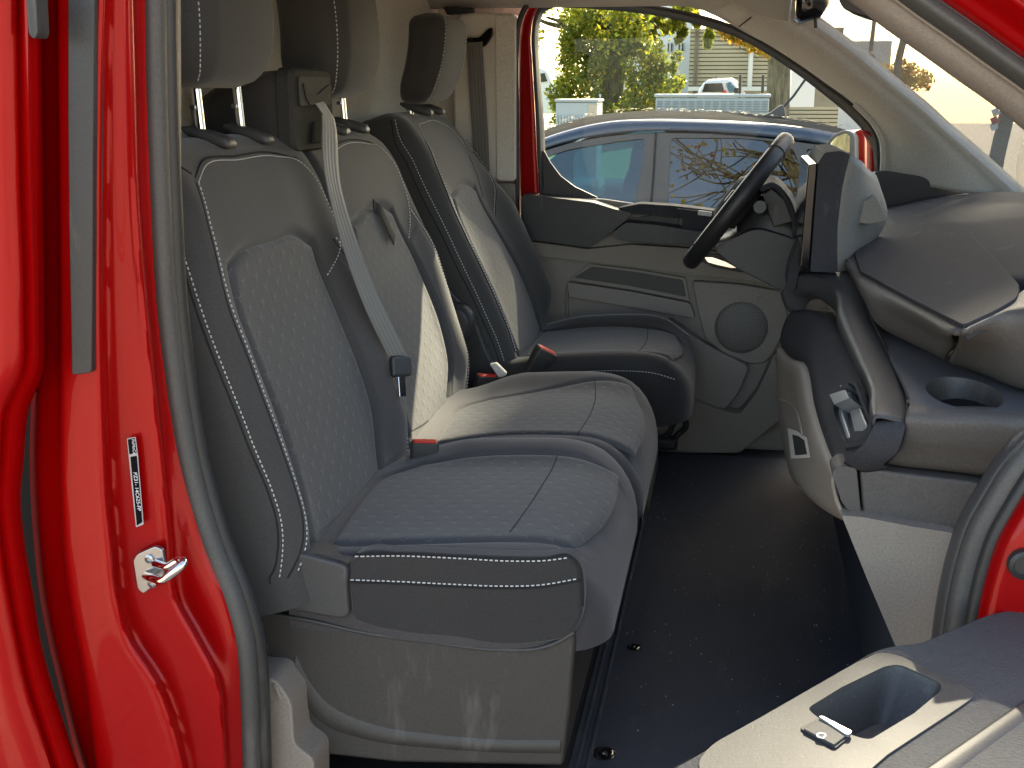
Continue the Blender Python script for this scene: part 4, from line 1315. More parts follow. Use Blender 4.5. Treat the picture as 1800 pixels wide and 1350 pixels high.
# ------------------------------------------------------------------ driver seat
drv = thing('driver_seat', (-.4, .46, 0), 'charcoal fabric driver seat behind the steering wheel', 'seat')
DF = Frame((-.445, 0, .315), (-.235, .525))
DT = .600
dL = curve1([(0, .250), (.1, .243), (.25, .243), (.4, .246), (.5, .250), (.6, .255)])
dR = curve1([(0, .655), (.1, .690), (.2, .700), (.3, .690), (.4, .660), (.5, .640), (.6, .625)])
di_L = [(.305, .02), (.296, .10), (.296, .18), (.300, .27), (.325, .385)]
di_R = [(.585, .02), (.590, .10), (.585, .18), (.572, .27), (.545, .385)]
di_T = [(.325, .385), (.40, .402), (.48, .402), (.545, .385)]
di_B = [(.305, .02), (.45, .01), (.585, .02)]
diOut = np.vstack([spline(di_L, 24), spline(di_T, 16), spline(di_R[::-1], 24)])
def HD(y, w):
    up = sstep(.33, .44, w)
    vb = sstep(-.02, .10, w) * (1 - .7 * sstep(.30, .5, w))
    bl = .012 * vb * np.exp(-((y - .262) / .046) ** 2) + .010
    br = .050 * vb * np.exp(-((y - .665) / .056) ** 2)
    lum = .012 * np.exp(-((w - .16) / .12) ** 2) * (1 - ((y - .45) / .2) ** 2).clip(0, 1)
    pil = .014 * up * (1 - ((y - .455) / .22) ** 4).clip(0, 1) - .004 * up
    d = polydist(y, w, diOut)
    return bl + br + lum + pil - .007 * np.exp(-(d / .0065) ** 2) - .018 * sstep(.48, .58, w)
bk3 = pad(DF, 'backrest', MAT['seat'], drv, dL, dR, -.05, DT, HD, .075, rs=.028, rt=.055, rc=.07, rcl=.03, ny=110, nw=140, rsl=.05)
def HDs(y, w):
    e = np.clip((.05 - (y - dL(w))) / .05, 0, 1)
    return HD(y, w) - .05 * (1 - np.sqrt(1 - e * e))
insert(DF, 'backrest_insert', MAT['drv_insert'], bk3, HD, di_B, di_T, di_L, di_R, m=80, n=50)
sa = [(.312, .515), (.298, .47), (.288, .40), (.284, .33), (.284, .25), (.285, .18), (.285, .10), (.290, .03)]
so = [(.268, .575), (.259, .54), (.254, .47), (.251, .40), (.249, .30), (.249, .2), (.250, .10), (.256, .02)]
stp = [(.312, .515), (.335, .545), (.40, .555), (.52, .552), (.575, .53), (.59, .48)]
sr = [(.62, .50), (.640, .43), (.632, .38), (.590, .31)]
stitch(DF, HDs, [sa, so, stp, sr], bk3)
seams(DF, HDs, [[(a - .005, b) for a, b in sa], [(a - .004, b) for a, b in so], [(.59, .46), (.585, .40), (.575, .36)], [(a + .005, b) for a, b in sr]], bk3)
h = headrest(drv, (-.690, .462), .862, 1.050, .232, .078, .040)
for yy in (.405, .508):
    post(h, -.70, yy, .84, .885, 0)
    guide(drv, -.682, yy, .848)
DC = CFrame(.330)
ddB = [(.315, -.43), (.45, -.44), (.585, -.43)]
ddT = [(.335, -.115), (.45, -.098), (.565, -.115)]
ddL = [(.315, -.43), (.305, -.33), (.312, -.22), (.335, -.115)]
ddR = [(.585, -.43), (.595, -.33), (.588, -.22), (.565, -.115)]
ddOut = np.vstack([spline(ddL, 20), spline(ddT, 14), spline(ddR[::-1], 20)])
def HDC(y, w):
    slope = .018 * sstep(-.48, -.20, w) - .020 * sstep(-.18, -.06, w) ** 1.5
    b = .016 * np.exp(-((y - .265) / .05) ** 2) + .022 * np.exp(-((y - .645) / .05) ** 2)
    b = b * sstep(-.50, -.34, w) * (1 - .5 * sstep(-.2, -.08, w))
    return slope + b - .006 * np.exp(-(polydist(y, w, ddOut) / .006) ** 2)
cu3 = pad(DC, 'seat_cushion', MAT['seat_side'], drv, curve1([(-.5, .235), (-.3, .228), (-.14, .240), (-.05, .27)]), curve1([(-.5, .66), (-.3, .685), (-.14, .675), (-.05, .64)]), -.50, -.068, HDC, .12, rs=.035, rt=.075, rc=.09, ny=100, nw=100)
insert(DC, 'cushion_insert', MAT['drv_insert'], cu3, HDC, ddB, ddT, ddL, ddR, m=60, n=50)
seams(DC, HDC, [[(.315, -.185), (.45, -.178), (.585, -.185)]], cu3, r=.0009, lift=.0012)
mb = MB()
for pth in ([(915, 668), (960, 660), (1030, 653), (1100, 652), (1150, 656), (1190, 668)],):
    p3 = spline(PL(pth, Y=.226), 60); d = dashes(p3, .0012, .0012, .0042, .0030, (0, -1, 0)); mb.add(d.v, d.f)
p3 = on(DC, HDC, [(.635, -.45), (.645, -.36), (.648, -.25), (.630, -.14), (.59, -.09)], 50, .001); d = dashes(p3, .0012, .0012, .0042, .0030, (0, 0, 1)); mb.add(d.v, d.f)
tag(mb.build('stitching', MAT['stitch'], cu3, smooth=False), kind='stuff')
# plastic side shield with the round recliner cover
sh = [(735, 480), (765, 485), (800, 520), (835, 560), (848, 600), (870, 650), (905, 690), (905, 720), (800, 720), (770, 690), (760, 600)]
panel('side_shield', sh, MAT['blk'], drv, depth=(0, .02, 0), Y=.222, rnd=.02, bevel=.008)
cc = P(803, 568, Y=.205)
for nm, r, y0, y1, mt in (('recliner_ring', .036, .196, .226, MAT['blk']), ('recliner_cap', .027, .190, .215, MAT['dark'])):
    secs = [np.c_[cc[0] + circ(rr, 28)[:, 0], np.full(28, yy), cc[2] + circ(rr * 1.15, 28)[:, 1]] for rr, yy in ((r, y1), (r, y0 + .004), (r - .004, y0))]
    v, f = loft(secs); mobj(nm, v, f, mt, drv, sharp=40)
# pedestal below the driver seat
v, f = loft([rpoly(A((-.55, .26, z), (x1, .26, z), (x1, .66, z), (-.55, .66, z)), .03) for z, x1 in ((-.01, -.15), (.10, -.16), (.22, -.13))])
mobj('seat_pedestal', v, f, MAT['blk'], drv, bevel=.004)
# pale hand lever end and handbrake-like bracket beside the cushion
v, f = loft([PL(px, Y=y) for y, px in ((.17, [(860, 640), (872, 638), (890, 656), (888, 662), (876, 664)]), (.20, [(862, 638), (874, 636), (892, 654), (890, 660), (878, 662)]))])
mobj('belt_anchor_cover', v, f, MAT['pale'], drv, bevel=.003)
# ================================================================== dashboard
dsh = thing('dashboard', (.35, -.1, .2), 'dark grey dashboard with grab bar, cup holder and glove box', 'dashboard')
MAT['dend'] = plastic('brown_grey_dash_plastic', (.088, .078, .070), .55, 800, .4)
def P3(t): return P(t[0], t[1], Y=t[2])
# dark core so that no light leaks through
v, f = prism(A((.20, 0, .46), (.24, 0, .49), (.30, 0, .50), (.50, 0, .51), (.55, 0, .60), (.80, 0, .60), (.80, 0, .0), (.45, 0, .0), (.25, 0, .30), (.17, 0, .40)) + A(0, -.66, 0), (0, 1.46, 0))
mobj('carrier', v, f, MAT['black'], dsh, smooth=False)
# top surface up to the windscreen
def dz(x): return .598 + .30 * (min(x, .42) - .22) + (.02 * math.sin(min(1, max(0, (x - .42) / .35)) * math.pi) if x > .42 else 0) - .05 * max(0, x - .62)
xs = np.linspace(.265, .86, 30); ys = np.linspace(-.70, .80, 50)
g = np.array([[(max(x, .265 + (.05 * float(sstep(.12, .2, y))) + .16 * float(sstep(-.30, -.52, y))), y, dz(x) - .012 * float(sstep(.60, .74, abs(y)))) for y in ys] for x in xs])
mobj('top_pad', g.reshape(-1, 3), grid_faces(30, 50), MAT['dash'], dsh, solid=.012, sharp=0, offset=1 if False else -1)
# dark end piece below the far pillar
panel('end_cap', [(1535, 303), (1560, 302), (1620, 310), (1660, 329), (1725, 346), (1725, 372), (1535, 372)], MAT['blk'], dsh, depth=(0, .05, 0), Y=.74, rnd=.01, bevel=.006)
# airbag lid
LPN = np.array([-.30, 0, 1.0]) / math.hypot(.30, 1)
LPL = (np.array([.22, 0, .606]), LPN)
lid = [(1497, 428), (1520, 412), (1560, 397), (1640, 386), (1682, 392), (1700, 402), (1792, 500), (1788, 523), (1750, 545), (1693, 571), (1600, 524), (1512, 476)]
v, f = prism(rpoly(PL(lid, plane=LPL), [.01, .02, .02, .03, .02, .02, .02, .02, .01, .01, .02, .015]), -LPN * .02)
mobj('airbag_lid', v, f, MAT['dash'], dsh, bevel=.007, seg=4)
# rounded face under the lid
top = PL([(1490, 432), (1508, 470), (1550, 499), (1600, 525), (1650, 549), (1691, 571)], plane=LPL) - LPN * .006
botm = np.array([P(u, v, Z=z) for u, v, z in ((1490, 470, .585), (1520, 530, .56), (1555, 580, .545), (1595, 601, .540), (1635, 619, .537), (1670, 637, .535))])
mid = top * .45 + botm * .55 + A(-.008, -.010, .004)
patch_obj('pad_face', [top + A(.01, 0, .002), top, mid, botm, botm + A(.05, .03, -.004)], 26, 30, MAT['dend'], dsh, solid=.006, sharp=0)
top2 = PL([(1697, 573), (1730, 557), (1770, 540), (1850, 530)], plane=LPL) - LPN * .004
bot2 = np.array([P(u, v, Z=.535) for u, v in ((1676, 640), (1720, 655), (1770, 675), (1860, 700))])
mid2 = top2 * .5 + bot2 * .5 + A(-.004, -.012, .004)
patch_obj('pad_end', [PL([(1800, 505), (1810, 505), (1830, 500), (1900, 495)], plane=LPL) - LPN * .003, top2 + A(.004, .01, .001), top2, mid2, bot2, bot2 + A(.04, .04, -.004)], 30, 20, MAT['dend'], dsh, solid=.006, sharp=0)
# shelf with the cup holder
SZ = .527
outer = PL([(1500, 500), (1530, 560), (1565, 625), (1596, 690), (1604, 712), (1650, 720), (1720, 720), (1900, 730), (1900, 640), (1670, 600), (1560, 560)], Z=SZ)
cc = P(1694, 690, Z=SZ); a = np.linspace(0, 2 * math.pi, 36, endpoint=False)
e1 = P(1764, 700, Z=SZ) - cc; e2 = P(1690, 664, Z=SZ) - cc
hole = np.array([cc + e1 * math.cos(t) + e2 * math.sin(t) for t in a])
v, f = plate_hole(rpoly(outer, [.0, .0, .0, .02, .02, .03, .03, 0, 0, 0, 0]), [hole], (0, 0, -.006))
MAT['shelf'] = plastic('blue_grey_shelf_plastic', (.095, .096, .106), .6, 800, .4)
shf = mobj('shelf', v, f, MAT['shelf'], dsh, bevel=.003)
v, f = loft([hole + A(0, 0, -.001), cc + (hole - cc) * .97 + A(0, 0, -.012), cc + (hole - cc) * .9 + A(0, 0, -.055), cc + (hole - cc) * .2 + A(0, 0, -.056)], cap=False)
mobj('cup_holder', v, f, MAT['dend'], dsh, sharp=50)
# front end below the shelf (towards the door): rolled upper part, lower cover
YE = -.70
tp = PL([(1594, 716), (1606, 716), (1650, 722), (1720, 722), (1800, 728), (1900, 740)], Y=-.695); tp[:, 2] = np.minimum(tp[:, 2], SZ)
t1 = np.array([P(u, v, Z=SZ) for u, v in ((1600, 706), (1615, 714), (1655, 719), (1720, 719), (1800, 724), (1900, 732))])
m1 = PL([(1592, 735), (1610, 735), (1650, 737), (1720, 738), (1800, 744), (1900, 756)], Y=-.703)
m2 = PL([(1590, 765), (1610, 768), (1650, 772), (1720, 776), (1800, 786), (1900, 800)], Y=-.700)
m3 = PL([(1580, 792), (1605, 795), (1650, 799), (1720, 806), (1800, 818), (1900, 840)], Y=-.688)
m4 = PL([(1560, 815), (1590, 820), (1650, 826), (1720, 834), (1800, 846), (1900, 870)], Y=-.672)
patch_obj('end_roll', [t1 + A(0, .02, -.002), t1, m1, m2, m3, m4, m4 + A(0, .03, 0)], 40, 40, MAT['dend'], dsh, solid=.004, sharp=0)
panel('end_cover', [(1511, 826), (1545, 826), (1600, 834), (1700, 846), (1800, 865), (1800, 960), (1682, 936), (1600, 922), (1517, 906)], MAT['dend'], dsh, depth=(0, .04, 0), Y=-.690, bevel=.004)
panel('glove_box_edge', [(1462, 832), (1478, 818), (1506, 823), (1514, 905), (1492, 899), (1479, 882)], MAT['dend'], dsh, depth=(0, .05, 0), Y=-.694, rnd=.004, bevel=.006, seg=4)
# grey panel facing the seat, below the bar
r_top = [(1392, 548, .13), (1411, 545, .10), (1466, 576, -.10), (1500, 635, -.30), (1530, 690, -.48), (1548, 762, -.66)]
r_bot = [(1370, 606, .13), (1383, 622, .05), (1411, 637, -.10), (1428, 710, -.32), (1447, 775, -.52), (1470, 838, -.69)]
T_ = np.array([P3(t) for t in r_top]); B_ = np.array([P3(t) for t in r_bot])
fp = patch([T_ + A(.03, 0, 0), T_, T_ * .5 + B_ * .5 + A(-.006, 0, 0), B_ * .92 + T_ * .08, B_ + A(.004, 0, -.004)], 30, 60)
def gbmat(): pass
mobj('glove_box_face', fp.reshape(-1, 3), grid_faces(30, 60), MAT['dash'], dsh, solid=.004, sharp=0)
# switch recess at the near end
rc_px = [(1489, 662), (1502, 668), (1533, 745), (1531, 757), (1514, 783), (1484, 788), (1476, 775), (1459, 718), (1462, 705)]
pl0 = P3((1489, 662, -.44)); pl1 = P3((1514, 783, -.665)); pl2 = P3((1459, 716, -.47))
pn = np.cross(pl1 - pl0, pl2 - pl0); pn /= np.linalg.norm(pn)
if pn[0] > 0: pn = -pn
RP = (pl0 + pn * .005, pn)
ro = rpoly(PL(rc_px, plane=RP), .008); ri = ro.mean(0) + (ro - ro.mean(0)) * .84
v, f = plate_hole(ro, [ri], pn * -.012)
rcs = mobj('switch_bezel', v, f, MAT['dash'], dsh, bevel=.002)
v, f = loft([ri, ri.mean(0) + (ri - ri.mean(0)) * .96 - pn * .022], closed=True, cap=False); v = np.array(v)
mobj('recess_wall', v, f, MAT['blk'], rcs)
RI = (RP[0] - pn * .018, pn)
v, f = prism(ri.mean(0) + (ri - ri.mean(0)) * 1.02 - pn * .018, -pn * .003); mobj('recess_floor', v, f, MAT['blk'], rcs, smooth=False)
sil = simple('satin_silver_plastic', (.34, .35, .35), .30, .4)
panel('slide', [(1475, 712), (1484, 709), (1507, 779), (1499, 783)], sil, rcs, plane=RI, depth=pn * .010, bevel=.002)
panel('slide', [(1501, 728), (1520, 722), (1533, 752), (1514, 782)], sil, rcs, plane=RI, depth=pn * .008, bevel=.002)
panel('knob', [(1480, 709), (1508, 701), (1516, 716), (1489, 727)], sil, rcs, plane=RI, depth=pn * .022, rnd=.002, bevel=.002)
panel('knob_stem', [(1486, 684), (1498, 682), (1508, 702), (1492, 707)], sil, rcs, plane=RI, depth=pn * .010, bevel=.001)
# chamfered lip below the bar's end
lip = [(1536, 750), (1588, 769), (1572, 792), (1548, 818), (1509, 815), (1492, 806), (1518, 784)]
g0 = PL([(1536, 744), (1560, 742), (1592, 744)], Y=-.703); g1 = PL([(1516, 784), (1540, 792), (1577, 796)], Y=-.712); g2 = PL([(1490, 806), (1515, 819), (1552, 819)], Y=-.700); g3 = PL([(1482, 814), (1515, 830), (1560, 824)], Y=-.690)
patch_obj('end_lip', [g0 + A(0, .02, .0), g0, g1, g2, g3], 20, 16, MAT['dash'], dsh, solid=.004, sharp=0)
# grab bar
def barmat():
    t = NT('knurled_grip')
    co = t.coord('Object')
    sp = t.n('ShaderNodeSeparateXYZ'); t.l(co, sp.inputs[0])
    k = 2 * math.pi / .0045
    a = t.math('MULTIPLY', t.math('SINE', t.math('MULTIPLY', sp.outputs[1], k)), t.math('SINE', t.math('MULTIPLY', t.math('SUBTRACT', sp.outputs[2], sp.outputs[0]), k)))
    t.bsdf(t.mix(t.noise(co, 6, 3), (.050, .050, .052), (.066, .066, .068)), .42, 0, t.bump(a, .35, .0008))
    return t.m
L_ = np.array([P3(t) for t in ((1384, 545, .14), (1392, 520, .13), (1420, 515, .09), (1455, 535, .03), (1478, 590, -.18), (1507, 655, -.38), (1531, 708, -.54), (1534, 745, -.665), (1540, 758, -.70))])
R_ = np.array([P3(t) for t in ((1400, 505, .16), (1416, 484, .14), (1455, 478, .10), (1494, 482, .03), (1524, 550, -.18), (1558, 622, -.38), (1586, 682, -.54), (1591, 725, -.665), (1591, 742, -.70))])
M_ = L_ * .52 + R_ * .48 + A(-.020, -.006, .012)
rows = [L_ + A(.03, .0, -.012), L_, L_ * .80 + M_ * .26 + R_ * -.06, M_, R_ * .80 + M_ * .26 + L_ * -.06, R_, R_ + A(.012, 0, -.012)]
gb = patch(rows, 26, 70)
bar = mobj('grab_bar', gb.reshape(-1, 3), grid_faces(26, 70), barmat(), dsh, solid=.003, sharp=0)
gap = sweep(spline(R_ + A(.003, -.001, .001), 60), circ(.0022, 8)); mobj('bar_joint', *gap, MAT['black'], dsh)
# lower warm-grey lining of the centre
b0 = np.array([P3(t) for t in ((1368, 612, .13), (1384, 630, .05), (1411, 640, -.10), (1430, 716, -.32), (1446, 780, -.52), (1465, 838, -.685))])
b1 = np.array([P3(t) for t in ((1366, 655, .13), (1374, 665, .05), (1388, 700, -.05), (1404, 772, -.30), (1424, 828, -.50), (1467, 872, -.685))])
b2 = np.array([P3(t) for t in ((1368, 720, .13), (1372, 735, .05), (1378, 770, -.03), (1392, 828, -.26), (1420, 870, -.46), (1480, 905, -.69))])
b3 = np.array([P3(t) for t in ((1385, 790, .13), (1385, 800, .05), (1392, 835, -.05), (1400, 850, -.26), (1440, 890, -.50), (1484, 912, -.69))])
patch_obj('lower_lining', [b0 + A(.02, 0, .004), b0, b1, b2, b3, b3 + A(.08, .0, -.01)], 36, 50, MAT['beige'], dsh, solid=.004, sharp=0)
# open tray in the lining
def pj(q):
    d = np.asarray(q, float) - CAM; w = d @ _FW
    return np.stack([900 + F * (d @ _R) / w, 675 - F * (d @ _U) / w], -1)
LG = patch([b0 + A(.02, 0, .004), b0, b1, b2, b3], 120, 160).reshape(-1, 3); LGp = pj(LG)
def surf_at(px, out=.0):
    r = []
    for u, v_ in px:
        q = LG[np.argmin((LGp[:, 0] - u) ** 2 + (LGp[:, 1] - v_) ** 2)]
        r.append(q + (CAM - q) / np.linalg.norm(CAM - q) * out)
    return np.array(r)
tray = surf_at([(1384, 752), (1400, 757), (1418, 770), (1424, 804), (1405, 806), (1390, 806)], .008)
tray2 = surf_at([(1393, 764), (1403, 766), (1414, 774), (1419, 799), (1406, 800), (1397, 800)], .014)
v, f = loft([tray, tray * .2 + tray2 * .8 + (CAM - tray) * .0015, tray2], cap=False); tr = mobj('tray_frame', v, f, MAT['pale'], dsh, sharp=0)
v, f = A(*tray2), [tuple(range(6))]; mobj('tray_opening', v, f, MAT['black'], tr, smooth=False)
v, f = sweep(spline(surf_at([(1371, 702), (1384, 708), (1395, 716), (1403, 730), (1411, 766)], .001), 24), circ(.0022, 8)); mobj('lining_rib', v, f, MAT['beige'], dsh)
# kick panel towards the door
panel('kick_panel', [(1479, 906), (1517, 909), (1600, 925), (1682, 938), (1690, 962), (1662, 1060), (1642, 1150), (1580, 1150), (1525, 1020)], MAT['beige'], dsh, depth=(0, .10, 0), Y=-.712, rnd=[.004, 0, 0, .01, .01, .02, 0, 0, .01], bevel=.006, seg=4)
# dark footwell lining behind
v, f = prism(A((.24, -.60, -.005), (.60, -.60, -.005), (.60, -.60, .40), (.24, -.60, .34)), (0, 1.3, 0)); mobj('footwell', v, f, MAT['mat'], dsh, smooth=False)

# ------------------------------------------------------------------ touch screen
MAT['hoodp'] = plastic('screen_hood_plastic', (.17, .16, .14), .5)
ts = thing('touch_screen', (.2, .1, .6), 'large touch screen standing up from the dashboard, seen edge-on', 'screen')
YN, YF = .045, .32
e0 = PL([(1405, 470), (1421, 289), (1437, 287), (1423, 474)], Y=YN)
v, f = prism(e0, (0, YF - YN, 0)); mobj('screen_panel', v, f, MAT['gloss'], ts, bevel=.003)
e1 = PL([(1424, 478), (1438, 286), (1450, 268), (1478, 265), (1494, 271), (1480, 330), (1472, 400), (1472, 480)], Y=YN - .002)
e1 = rpoly(e1, .004)
ctr = e1.mean(0)
e2 = np.array([[q[0], YF + .002, q[2]] for q in e1])
v, f = loft([e1, e2]); mobj('screen_back', v, f, MAT['dash'], ts, bevel=.002)
f0 = PL([(1474, 478), (1474, 400), (1482, 330), (1496, 272)], Y=YN - .001)
f1 = PL([(1500, 478), (1510, 420), (1528, 335), (1524, 296)], Y=YN + .07)
f2 = PL([(1510, 480), (1530, 440), (1560, 380), (1545, 320)], Y=YN + .16)
f1t = np.vstack([f1]); 
g = np.array([spline(q, 14) for q in (f0, f0 * .5 + f1 * .5 + A(.006, 0, .0), f1, f1 * .5 + f2 * .5 + A(.006, 0, 0), f2)])
mobj('hood', g.reshape(-1, 3), grid_faces(5, 14), MAT['hoodp'], ts, solid=.004, sharp=30)
topc = np.array([spline(q, 8) for q in (A(tuple(f0[-1]), tuple(f1[-1]), tuple(f2[-1])), A(tuple(f0[-1] + A(0, .27, 0)), tuple(f1[-1] + A(0, .18, 0)), tuple(f2[-1] + A(0, .06, 0))))])
mobj('hood_top', topc.reshape(-1, 3), grid_faces(2, 8), MAT['hoodp'], ts, solid=.004, sharp=30)
panel('side_vent', [(1508, 392), (1514, 356), (1540, 344), (1560, 388), (1530, 394)], MAT['hoodp'], ts, depth=(0, .03, 0), Y=.10, rnd=.004, bevel=.003)
# facet at the foot of the screen
panel('screen_foot', [(1383, 500), (1388, 470), (1408, 418), (1418, 414), (1412, 470), (1404, 478), (1398, 508), (1386, 512)], MAT['dash'], ts, depth=(0, .10, 0), Y=.10, rnd=.003, bevel=.004)

# ------------------------------------------------------------------ steering wheel and column
sw = thing('steering_wheel', P(1320, 470, Y=.45), 'black steering wheel seen nearly edge-on in front of the driver window', 'steering wheel')
W0 = P(1388, 238, Y=.45); W1 = P(1209, 466, Y=.45)
wc = (W0 + W1) / 2; wv = (W0 - W1); WR = np.linalg.norm(wv) / 2 - .012; wv /= np.linalg.norm(wv)
wy = np.array([0, 1.0, 0]); wa = np.cross(wv, wy); wa = wa if wa[0] > 0 else -wa      # column direction, away from the driver
tilt = math.radians(3.0)
wy2 = wy * math.cos(tilt) + wa * math.sin(tilt)
wa = np.cross(wv, wy2); wa = wa if wa[0] > 0 else -wa
ang = np.linspace(0, 2 * math.pi, 96, endpoint=False)
ringp = np.array([wc + WR * (math.cos(t) * wv + math.sin(t) * wy2) for t in ang])
t_ = np.array([-math.sin(t) * wv + math.cos(t) * wy2 for t in ang])
secs = []
for i in range(96):
    rd = (ringp[i] - wc) / WR
    c = circ(.0155, 12, .0185)
    secs.append(ringp[i] + c[:, :1] * rd + c[:, 1:] * wa)
v = np.vstack(secs); f = grid_faces(96, 12, cu=True, cv=True)
leather = plastic('black_leather', (.020, .020, .021), .42, 1200, .35)
mobj('rim', v, f, leather, sw, sharp=0)
for tt in (.62, 2 * math.pi - .62, 2.35, 2 * math.pi - 2.35):
    q = wc + WR * (math.cos(tt) * wv + math.sin(tt) * wy2); rd = (q - wc) / WR
    c = circ(.0160, 16, .0190); lp = q + c[:, :1] * rd + c[:, 1:] * wa
    v, f = sweep(lp, circ(.0008, 5), closed=True); mobj('rim_seam', v, f, MAT['seam'], sw)
def wpt(a, b, c): return wc + a * wv + b * wy2 + c * wa
secs = []
for c, k in ((-.030, .3), (-.028, .75), (-.018, .95), (.005, 1.0), (.03, .8)):
    r = rrect(.115 * k, .15 * k, .035 * k, 6)
    secs.append(np.array([wpt(a, b, c) for a, b in r]))
v, f = loft(secs); mobj('airbag_hub', v, f, MAT['dash'], sw, sharp=40)
for nm, a0, b0, a1, b1, wd in (('spoke', .0, .06, .01, WR - .008, .05), ('spoke', .0, -.06, .01, -WR + .008, .05), ('spoke', -.05, 0, -WR + .008, 0, .05)):
    p0, p1 = wpt(a0, b0, -.004), wpt(a1, b1, -.002)
    Bm = basis(p1 - p0, wa)
    v, f = box((p0 + p1) / 2, (np.linalg.norm(p1 - p0), wd, .022), Bm); mobj(nm, v, f, MAT['dash'], sw, bevel=.006, seg=3)
for b in (.105, -.105):
    v, f = box(wpt(.008, b, -.020), (.03, .045, .006), np.c_[wv, wy2, wa]); mobj('button_pad', v, f, MAT['gloss'], sw, bevel=.003)
col = thing('steering_column', wpt(0, 0, .1), 'dark steering column shroud with stalk behind the steering wheel', 'steering column')
secs = []
for c, k, s in ((.028, .62, 0), (.045, .95, -.005), (.09, 1.1, -.01), (.15, 1.15, -.015), (.22, 1.1, -.02)):
    r = rrect(.115 * k, .11 * k, .03 * k, 5)
    secs.append(np.array([wpt(a + s, b, c) for a, b in r]))
v, f = loft(secs); mobj('shroud', v, f, MAT['blk'], col, sharp=0)
v, f = tube(A(tuple(wpt(.02, -.05, .055)), tuple(wpt(.03, -.12, .05)), tuple(wpt(.032, -.18, .042))), .009, 10, 12); st_ = mobj('stalk', v, f, MAT['blk'], col)
v, f = tube(A(tuple(wpt(.032, -.165, .044)), tuple(wpt(.032, -.20, .04))), .0125, 12); mobj('stalk_end', v, f, MAT['blk'], st_)
panel('lower_cover', [(1250, 435), (1330, 400), (1400, 420), (1405, 505), (1380, 515), (1330, 490), (1290, 470)], MAT['dark'], col, depth=(0, .25, 0), Y=.36, rnd=.02, bevel=.012, seg=4)
clu = thing('instrument_hood', P(1370, 380, Y=.45), 'grey instrument hood behind the steering wheel', 'instrument hood')
g = patch([[P(u, v, Y=.30) for u, v in ((1335, 330), (1358, 322), (1385, 345), (1400, 385), (1402, 420))], [P(u, v, Y=.45) + A(0, 0, .012) for u, v in ((1330, 328), (1355, 318), (1388, 345), (1402, 385), (1405, 420))], [P(u, v, Y=.62) for u, v in ((1335, 335), (1358, 326), (1385, 350), (1402, 385), (1405, 420))]], 16, 20)
mobj('hood', g.reshape(-1, 3), grid_faces(16, 20), MAT['dash'], clu, solid=.01, sharp=0)
panel('display', [(1340, 345), (1356, 330), (1380, 350), (1395, 390), (1360, 400)], MAT['blk'], clu, depth=(0, .28, 0), Y=.33, bevel=.003)
v, f = prism(A((.22, .30, .50), (.30, .30, .62), (.45, .30, .65), (.45, .30, .3), (.22, .30, .3)), (0, .48, 0)); mobj('cowl', v, f, MAT['dash'], clu, bevel=.02, seg=4)

# ================================================================== open passenger door (near)
pd = thing('passenger_door', P(1700, 1300, Z=.0), 'open passenger door armrest with pull cup and window switch', 'van door')
AZ = .35
txt = plastic('grained_armrest', (.085, .085, .083), .6, 330, 1.0)
bez = plastic('smooth_door_bezel', (.066, .062, .058), .45, 900, .15, dirt=.2)
body = rpoly(PL([(1140, 1372), (1300, 1280), (1480, 1178), (1540, 1141), (1580, 1132), (1618, 1129), (1680, 1103), (1735, 1079), (1800, 1066), (1960, 1050), (1960, 1230), (1700, 1440), (1140, 1440)], Z=AZ), [.0, .0, .03, .02, .02, .02, .02, .02, .02, 0, 0, 0, 0])
bo = rpoly(PL([(1226, 1342), (1250, 1312), (1330, 1268), (1500, 1170), (1545, 1149), (1578, 1154), (1700, 1212), (1714, 1226), (1690, 1244), (1560, 1330), (1480, 1400), (1240, 1400)], Z=AZ), [.01, .015, 0, .02, .015, .02, .012, .01, .015, 0, 0, 0])
bi = bo.mean(0) + (bo - bo.mean(0)) * .97
v, f = plate_hole(body, [bi], (0, 0, -.012)); mobj('armrest_top', v, f, txt, pd, bevel=.003)
sk_ = rpoly(PL([(1140, 1372), (1300, 1280), (1480, 1178), (1540, 1141), (1580, 1132), (1618, 1129), (1680, 1103), (1735, 1079), (1800, 1066), (1960, 1050)], Z=AZ), [.0, .0, .03, .02, .02, .02, .02, .02, .02, 0])[1:-1]
g = np.array([sk_ + A(0, 0, -.006), sk_ + A(-.003, .004, -.02), sk_ + A(.005, -.006, -.08), sk_ + A(.02, -.03, -.30)])
mobj('armrest_side', g.reshape(-1, 3), grid_faces(4, len(sk_)), MAT['dark'], pd, solid=.004, sharp=0)
cup = rpoly(PL([(1418, 1249), (1480, 1211), (1556, 1174), (1582, 1171), (1654, 1204), (1654, 1217), (1606, 1257), (1528, 1304), (1500, 1297), (1440, 1266)], Z=AZ), [.008, 0, .012, .012, .01, .008, 0, .008, .006, .004])
bpl = bo.copy()
v, f = plate_hole(bpl + A(0, 0, .002), [cup + A(0, 0, .002)], (0, 0, -.008)); bz = mobj('bezel', v, f, bez, pd, bevel=.0025, seg=3)
fl_ = cup.mean(0) + (cup - cup.mean(0)) * .62 + A(-.006, -.010, -.042)
v, f = loft([cup + A(0, 0, .0005), cup * .97 + cup.mean(0) * .03 + A(0, 0, -.006), cup * .04 + fl_ * .96, fl_, fl_.mean(0) + (fl_ - fl_.mean(0)) * .1], cap=False)
mobj('pull_cup', v, f, bez, pd, sharp=38)
sw_ = PL([(1405, 1282), (1440, 1263), (1497, 1294), (1468, 1318)], Z=AZ + .0025)
v, f = prism(rpoly(sw_, .003), (0, 0, .0012)); mobj('switch_frame', v, f, MAT['blk'], pd, bevel=.0006)
sb = PL([(1411, 1283), (1438, 1268), (1488, 1295), (1466, 1312)], Z=AZ + .004)
